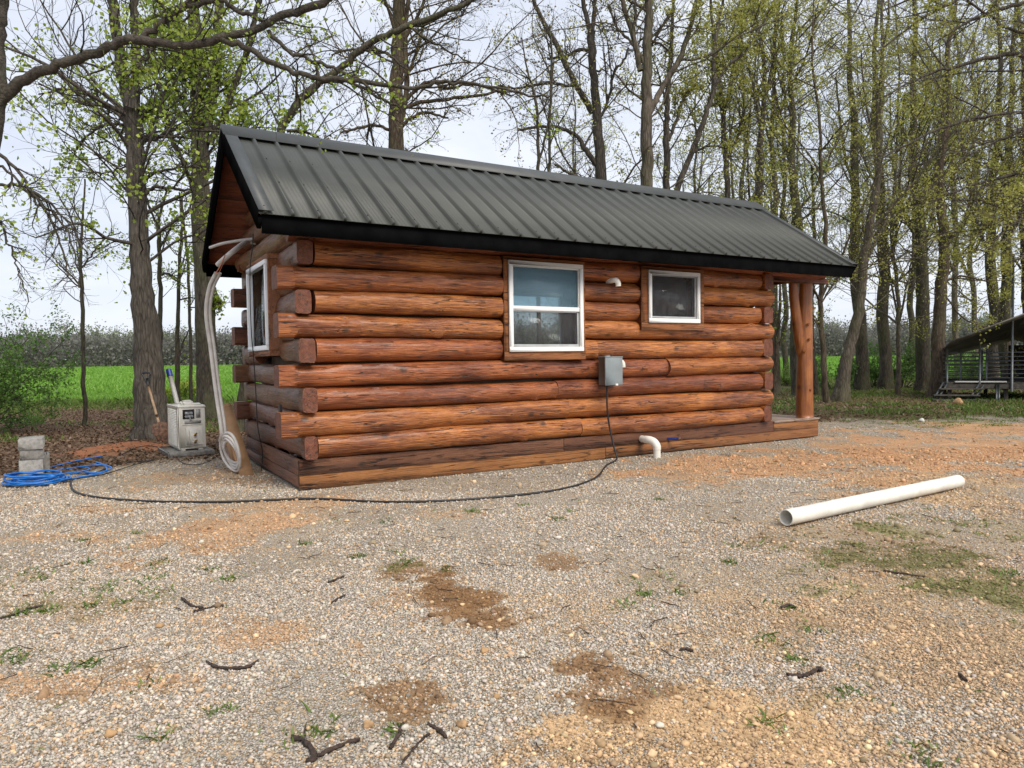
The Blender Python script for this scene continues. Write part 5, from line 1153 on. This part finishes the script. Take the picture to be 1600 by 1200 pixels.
def scatter(n, y0, y1, p=1.):
    y = (y0**(1+p)+(y1**(1+p)-y0**(1+p))*rg.random(n))**(1/(1+p)); x = (rg.random(n)*2-1)*((800/F)*y*1.1+.3)
    u = (x-CX)*CU[0]+(y-CY)*CU[1]; v = (x-CX)*CV[0]+(y-CY)*CV[1]
    k = ~((u > -.02) & (u < LD+.02) & (v > -.02) & (v < W+.02)); return x[k], y[k]
m = MB()
for n, a_, b_, s_, pw in ((150000, 1.9, 4.0, .0079, .3), (140000, 4.0, 7., .0100, .6), (70000, 7., 12, .0132, 1)):
    x, y = scatter(n, a_, b_, pw); br, cl, tn, ms, lt = local_masks(x, y)
    keep = rg.random(len(x)) < np.clip((1-1.05*br-.75*cl-.75*tn-.8*ms-lt*1.2)*(.18+.72*sst(.38, .56, fbm(x*1.3, y*1.3, 93, 4))), .0, 1); x, y, cl, tn = x[keep], y[keep], cl[keep], tn[keep]
    n = len(x); wm = rg.random(n) < np.clip(.24+.55*tn+.55*cl+.45*sst(.3, 2.2, x)*sst(6.5, 3, y), 0, .92)
    b = np.clip(rg.normal(.455, .10, n), .2, .64)[:, None]; gcol = b*np.array([[1.10, .98, .83]])*(1+rg.normal(size=(n, 3))*.02); wcol = b*np.array([[1.16, .80, .49]])
    sz = s_*np.exp(rg.normal(size=n)*.38); m.add(*(lambda r: (r[0], r[1], 0, r[2]))(stones(x, y, sz, np.where(wm[:, None], wcol, gcol))))
o = m.build('gravel', M['stone'], colattr=True); tag(o, 'loose pale grey crushed gravel', 'gravel', kind='stuff')
# larger tan pebbles
m = MB(); x, y = scatter(5200, 1.9, 8, .5); br, cl, tn, ms, lt = local_masks(x, y); keep = rg.random(len(x)) < np.clip(.03+.5*tn+.35*br+.2*cl+.2*sst(.2, 2, x), 0, 1)*(1-lt); x, y = x[keep], y[keep]; n = len(x)
b = np.clip(rg.normal(.46, .12, n), .2, .75)[:, None]; col = b*np.array([[1.22, .86, .52]])*(1+rg.normal(size=(n, 3))*.04)
m.add(*(lambda r: (r[0], r[1], 0, r[2]))(stones(x, y, np.minimum(.017*np.exp(rg.normal(size=n)*.42), .029), col))); o = m.build('pebbles', M['stone'], colattr=True); tag(o, 'scattered tan pebbles among the gravel', 'pebbles', kind='stuff')

# crumbs of soil where the dirt shows through
m = MB()
for n, a_, b_, s_, pw in ((90000, 1.9, 4.5, .0062, .4), (60000, 4.5, 9, .010, .7)):
    x, y = scatter(n, a_, b_, pw); br, cl, tn, ms, lt = local_masks(x, y); keep = rg.random(len(x)) < np.clip(.12+.95*br+.75*cl+.8*tn+.6*ms, 0, 1)*(1-.9*lt); x, y, br, cl, tn, ms = [q_[keep] for q_ in (x, y, br, cl, tn, ms)]; n = len(x)
    c_ = np.tile(np.array([.38, .29, .19]), (n, 1)); c_ = lerp(c_, (.50, .34, .19), tn); c_ = lerp(c_, (.48, .27, .14), cl); c_ = lerp(c_, (.24, .138, .068), br); c_ = lerp(c_, (.14, .13, .05), ms*.8)
    c_ = np.clip(c_*np.exp(rg.normal(size=(n, 1))*.28), 0, .8); m.add(*(lambda r: (r[0], r[1], 0, r[2]))(stones(x, y, s_*1.15*np.exp(rg.normal(size=n)*.55), c_, .5)))
o = m.build('soil_crumbs', M['stone'], colattr=True); tag(o, 'brown and orange soil crumbs between the stones', 'soil', kind='stuff')

def blades(x, y, h, w, lean, zoff=0.):
    n = len(x); z = elev(x, y)+zoff; a = rg.uniform(0, 6.28, n); l = rg.normal(size=(n, 2))*lean[:, None]; b = np.stack([x, y, z], 1)
    sx = np.stack([np.cos(a), np.sin(a), 0*a], 1)*w[:, None]; mid = b+np.stack([l[:, 0]*.4, l[:, 1]*.4, h*.6], 1); tip = b+np.stack([l[:, 0], l[:, 1], h], 1)
    V = np.stack([b-sx, b+sx, mid+sx*.7, tip, mid-sx*.7], 1).reshape(-1, 3); F5 = np.arange(n)[:, None]*5
    c = np.repeat(np.clip(rg.normal(.5, .27, n), 0, 1), 5)
    return V, (F5+np.array([[0, 1, 2, 3, 4]])), 0, np.stack([c, c, c, np.ones_like(c)], 1)
# moss and weeds in the gravel
m = MB(); x, y = scatter(150000, 2., 16, .8); br, cl, tn, ms, lt = local_masks(x, y); nzz = fbm(x*5, y*5, 201, 4)
keep = rg.random(len(x)) < np.clip(ms*1.2*sst(.36, .54, nzz)+.003, 0, 1); x, y = x[keep], y[keep]; h = rg.uniform(.006, .022, len(x)); m.add(*blades(x, y, h, np.full(len(x), .0035)*np.clip(y/3, 1, 2.5), h*1.2))
o = m.build('moss_weeds', M['grass'], colattr=True); tag(o, 'low moss and sprouting weeds in the gravel', 'weeds', kind='stuff')
# small grass tufts
m = MB(); TF = [(478, 850), (620, 868), (632, 880), (695, 890), (215, 833), (133, 880), (50, 895), (60, 905), (170, 915), (160, 925), (185, 945), (235, 905), (245, 925), (325, 890), (357, 905), (250, 880), (130, 845), (30, 960), (70, 955), (140, 948), (10, 1030), (32, 1030), (228, 1076), (342, 1113), (137, 1040), (105, 1045), (505, 1140), (475, 1150), (247, 1155), (615, 1140), (1140, 880), (1005, 930), (980, 945), (1060, 925), (1235, 950), (1205, 1000), (1265, 985), (1240, 1030), (1330, 1085), (1415, 1170), (1445, 1180), (1200, 1130), (1580, 895), (1150, 855), (890, 800), (870, 812), (820, 790), (740, 800), (1030, 780), (600, 815), (560, 870)]
for px_, py_ in TF:
    p = G(px_, py_); n = int(rg.integers(14, 42)); s_ = rg.uniform(.02, .05); x = p[0]+rg.normal(size=n)*s_; y = p[1]+rg.normal(size=n)*s_; h = rg.uniform(.008, .028, n); m.add(*blades(x, y, h, np.full(n, .0045), h*1.3))
o = m.build('grass_tufts', M['grass'], colattr=True); tag(o, 'small green grass tufts pushing through the gravel', 'grass', kind='stuff')
# grass under the trees on both sides and tall strip by the field
m = MB(); n = 240000; y = rg.uniform(11, 34, n)**1.; x = (rg.random(n)*2-1)*((800/F)*y*1.15+.5); lt, st, fl = masks(x, y); nzz = fbm(x*.9, y*.9, 55, 4); n2 = fbm(x*4, y*4, 56, 3)
right = sst(6.5, 8.5, x); keep = rg.random(n) < np.clip(lt*(.55*sst(.45, .62, nzz)+1.0*right*sst(.40, .6, nzz))*sst(.35, .6, n2)+.5*st*(1-fl)+.9*fl*sst(33, 22, y), 0, 1)
x, y, st, fl = x[keep], y[keep], st[keep], fl[keep]; h = rg.uniform(.03, .11, len(x))*(1+1.5*st*(1-fl))
ff = fl > .5; m.add(*blades(x[~ff], y[~ff], h[~ff], np.full((~ff).sum(), .009), h[~ff]*.6)); o = m.build('undergrowth', M['grass'], colattr=True); tag(o, 'patchy grass under the trees and along the field edge', 'grass', kind='stuff')
m = MB(); m.add(*blades(x[ff], y[ff], h[ff]*1.6, np.full(ff.sum(), .014), h[ff]*.6)); n = 150000; y = 27+130*rg.random(n)**1.6; x = (rg.random(n)*2-1)*((800/F)*y*1.1+.5); k_ = masks(x, y)[2] > .6; x, y = x[k_], y[k_]; h = rg.uniform(.1, .25, len(x)); m.add(*blades(x, y, h, .012*y/20, h*.5))
o = m.build('field_crop', M['fieldgrass'], colattr=True); tag(o, 'bright green crop growing in the field', 'crop', kind='stuff')
# leaf litter
m = MB(); n = 110000; y = 7.+17*rg.random(n)**1.3; x = (rg.random(n)*2-1)*((800/F)*y*1.15+.5); lt, st, fl = masks(x, y); u = (x-CX)*CU[0]+(y-CY)*CU[1]; v = (x-CX)*CV[0]+(y-CY)*CV[1]
keep = (rg.random(n) < lt*(1-fl)*(1-.85*fieldmask(CLAY, x, y, 31)*sst(11, 10, y))) & ~((u > -.1) & (u < LD+.1) & (v > -.1) & (v < W+.1)); p = np.stack([x[keep], y[keep], elev(x[keep], y[keep])+.012], 1)
c = p; n = len(c); a = rg.normal(size=(n, 3)); a[:, 2] *= .3; a /= np.linalg.norm(a, axis=1, keepdims=True); b = np.cross(a, np.array([0, 0, 1.])+rg.normal(size=(n, 3))*.35); b /= np.linalg.norm(b, axis=1, keepdims=True); s_ = rg.uniform(.025, .065, n)[:, None]
V = np.stack([c, c+a*s_*.5+b*s_*.4+[0, 0, .008], c+a*s_, c+a*s_*.5-b*s_*.4+[0, 0, .01]], 1).reshape(-1, 3); bb = np.arange(n)[:, None]*4; col = np.repeat(np.clip(rg.beta(1.2, 2.0, n), 0, 1), 4)
m.add(V, np.concatenate([bb+np.array([[0, 1, 2]]), bb+np.array([[0, 2, 3]])]), 0, np.stack([col, col, col, np.ones_like(col)], 1)); o = m.build('leaf_litter', M['litter'], colattr=True); tag(o, 'brown dry leaf litter under the trees', 'leaf litter', kind='stuff')
# fine twig debris
m = MB(); x, y = scatter(800, 2., 13, .6); n = len(x); a = rg.uniform(0, 6.28, n); d = np.stack([np.cos(a), np.sin(a), 0*a], 1); s0_ = np.stack([x, y, elev(x, y)+.009], 1); ln = rg.uniform(.03, .16, n)
P, r_ = grow(s0_, d, ln, rg.uniform(.0012, .0035, n), 4, .16, 0, rg, .6); P[:, :, 2] = s0_[:, None, 2]+rg.uniform(0, .006, P.shape[:2]); m.tubes(P, r_, 4, 0, True); o = m.build('twig_debris', M['bark_strip']); tag(o, 'fine dark twigs strewn on the ground', 'twigs', kind='stuff')

# individual bits of fallen bark, sticks and stones
def bark_piece(pts, w, label, cat='bark', name='bark_strip', curl=.28, mat='bark_strip'):
    """curled strip following pixel points on the ground"""
    P, ww = smooth([gp(px_, py_, .010) for px_, py_ in pts], w*.55, 6); base = P[0].copy(); T = np.gradient(P, axis=0); T /= np.linalg.norm(T, axis=1, keepdims=True); Sd = np.cross(T, [0, 0, 1.]); k = 7
    rows = []; rb = np.random.default_rng(len(label)*7+int(pts[0][0])); edge = 1+rb.normal(size=len(P))*.22; edge[0] = .25; edge[-1] = .2; edge[1] *= .7
    for i_, p in enumerate(P):
        for t in np.linspace(-1, 1, k): rows.append(p-base+Sd[i_]*ww[i_]*edge[i_]*t*.5+np.array([0, 0, ww[i_]*curl*(1-t*t)+rb.normal()*.0015]))
    rows = np.array(rows); n = len(P); bot = rows-np.array([0, 0, .005]); N = len(rows)
    fs = [(i_*k+j_, i_*k+j_+1, (i_+1)*k+j_+1, (i_+1)*k+j_) for i_ in range(n-1) for j_ in range(k-1)]; m = MB(); m.add(np.vstack([rows, bot]), fs+[tuple(N+q for q in f_[::-1]) for f_ in fs]+[(i_*k, (i_+1)*k, N+(i_+1)*k, N+i_*k) for i_ in range(n-1)]+[((i_+1)*k+k-1, i_*k+k-1, N+i_*k+k-1, N+(i_+1)*k+k-1) for i_ in range(n-1)])
    o = m.build(name, M[mat], None, False, base); return tag(o, label, cat)
bark_piece([(322, 1037), (340, 1046), (365, 1048), (388, 1045), (404, 1036)], .022, 'crescent of dark bark lying alone on grey gravel at lower left')
bark_piece([(455, 1156), (472, 1160), (486, 1172), (490, 1188), (478, 1194)], .028, 'hooked dark bark strip at the bottom left of centre')
bark_piece([(496, 1186), (515, 1176), (540, 1166), (563, 1159)], .024, 'torn reddish brown bark strip beside the hooked one')
bark_piece([(609, 1174), (618, 1160), (625, 1146), (630, 1134)], .022, 'upright pointing bark fragment near the bottom centre')
bark_piece([(668, 1134), (680, 1141), (692, 1150), (698, 1158)], .020, 'short dark bark chip right of the upright fragment')
bark_piece([(1228, 1056), (1245, 1058), (1262, 1056), (1280, 1046), (1284, 1052)], .030, 'curved dark bark piece in the weeds at lower right')
bark_piece([(283, 936), (292, 943), (303, 950), (318, 952)], .022, 'small dark bark crumpled on gravel left of centre')
bark_piece([(302, 958), (318, 955), (332, 951), (350, 948)], .012, 'thin dark stick just below the crumpled bark', 'stick', 'stick')
bark_piece([(512, 912), (524, 908), (538, 902)], .020, 'bark fleck left of the brown dirt patch')
bark_piece([(518, 944), (528, 938), (540, 932)], .018, 'slanted brown bark sliver below the bark fleck')
bark_piece([(0, 968), (25, 962), (50, 952), (68, 948)], .018, 'dark stick at the left edge among the tufts', 'stick', 'stick')
bark_piece([(627, 1199), (650, 1170), (665, 1155), (672, 1150)], .010, 'long thin twig running to the bottom edge', 'stick', 'stick')
bark_piece([(1062, 1018), (1072, 1016), (1082, 1020)], .026, 'dark bark lump on the stony ground right of centre')
bark_piece([(1220, 952), (1232, 948), (1244, 952)], .034, 'lone dark bark lump above the weed patch at right')
bark_piece([(1498, 1056), (1505, 1062), (1511, 1068)], .022, 'tiny dark bark chip far right on tan gravel')
bark_piece([(1380, 893), (1400, 896), (1425, 900), (1445, 903)], .018, 'dark stick lying across the mossy patch', 'stick', 'stick')
def rock(px_, py_, s_, label, mat='tanstone', name='stone'):
    rb = np.random.default_rng(int(px_)); c = gp(px_, py_, 0); m = MB(); th = np.linspace(0, math.pi, 9); V = []; 
    for a_ in th:
        for b_ in np.arange(14)*2*math.pi/14:
            d_ = np.array([math.sin(a_)*math.cos(b_), math.sin(a_)*math.sin(b_), math.cos(a_)*.75]); V.append(d_*s_*(1+.16*math.sin(d_[0]*4+px_)+.12*math.sin(d_[1]*5+d_[2]*3)))
    fs = [(i_*14+j_, i_*14+(j_+1) % 14, (i_+1)*14+(j_+1) % 14, (i_+1)*14+j_) for i_ in range(8) for j_ in range(14)]
    m.add(V, [f_[::-1] for f_ in fs]); o = m.build(name, M[mat], None, True, c+np.array([0, 0, s_*.5])); return tag(o, label, 'stone')
rock(757, 1019, .017, 'round orange stone alone on grey gravel at the centre'); rock(722, 1136, .017, 'orange tan stone near the bottom centre beside the bark chip'); rock(776, 1092, .013, 'small yellow stone at the left of the tan dirt')
rock(173, 1151, .018, 'pale tan flat stone near the bottom left corner'); rock(575, 1136, .017, 'pale yellow stone above the torn bark'); rock(250, 980, .016, 'orange flat pebble left of centre'); rock(1378, 900, .02, 'orange stone at the edge of the moss')
rock(1497, 633, .12, 'tan lump lying in the grass before the shelter'); rock(1440, 659, .05, 'small white rock on the grass in front of the grove', 'cloth')
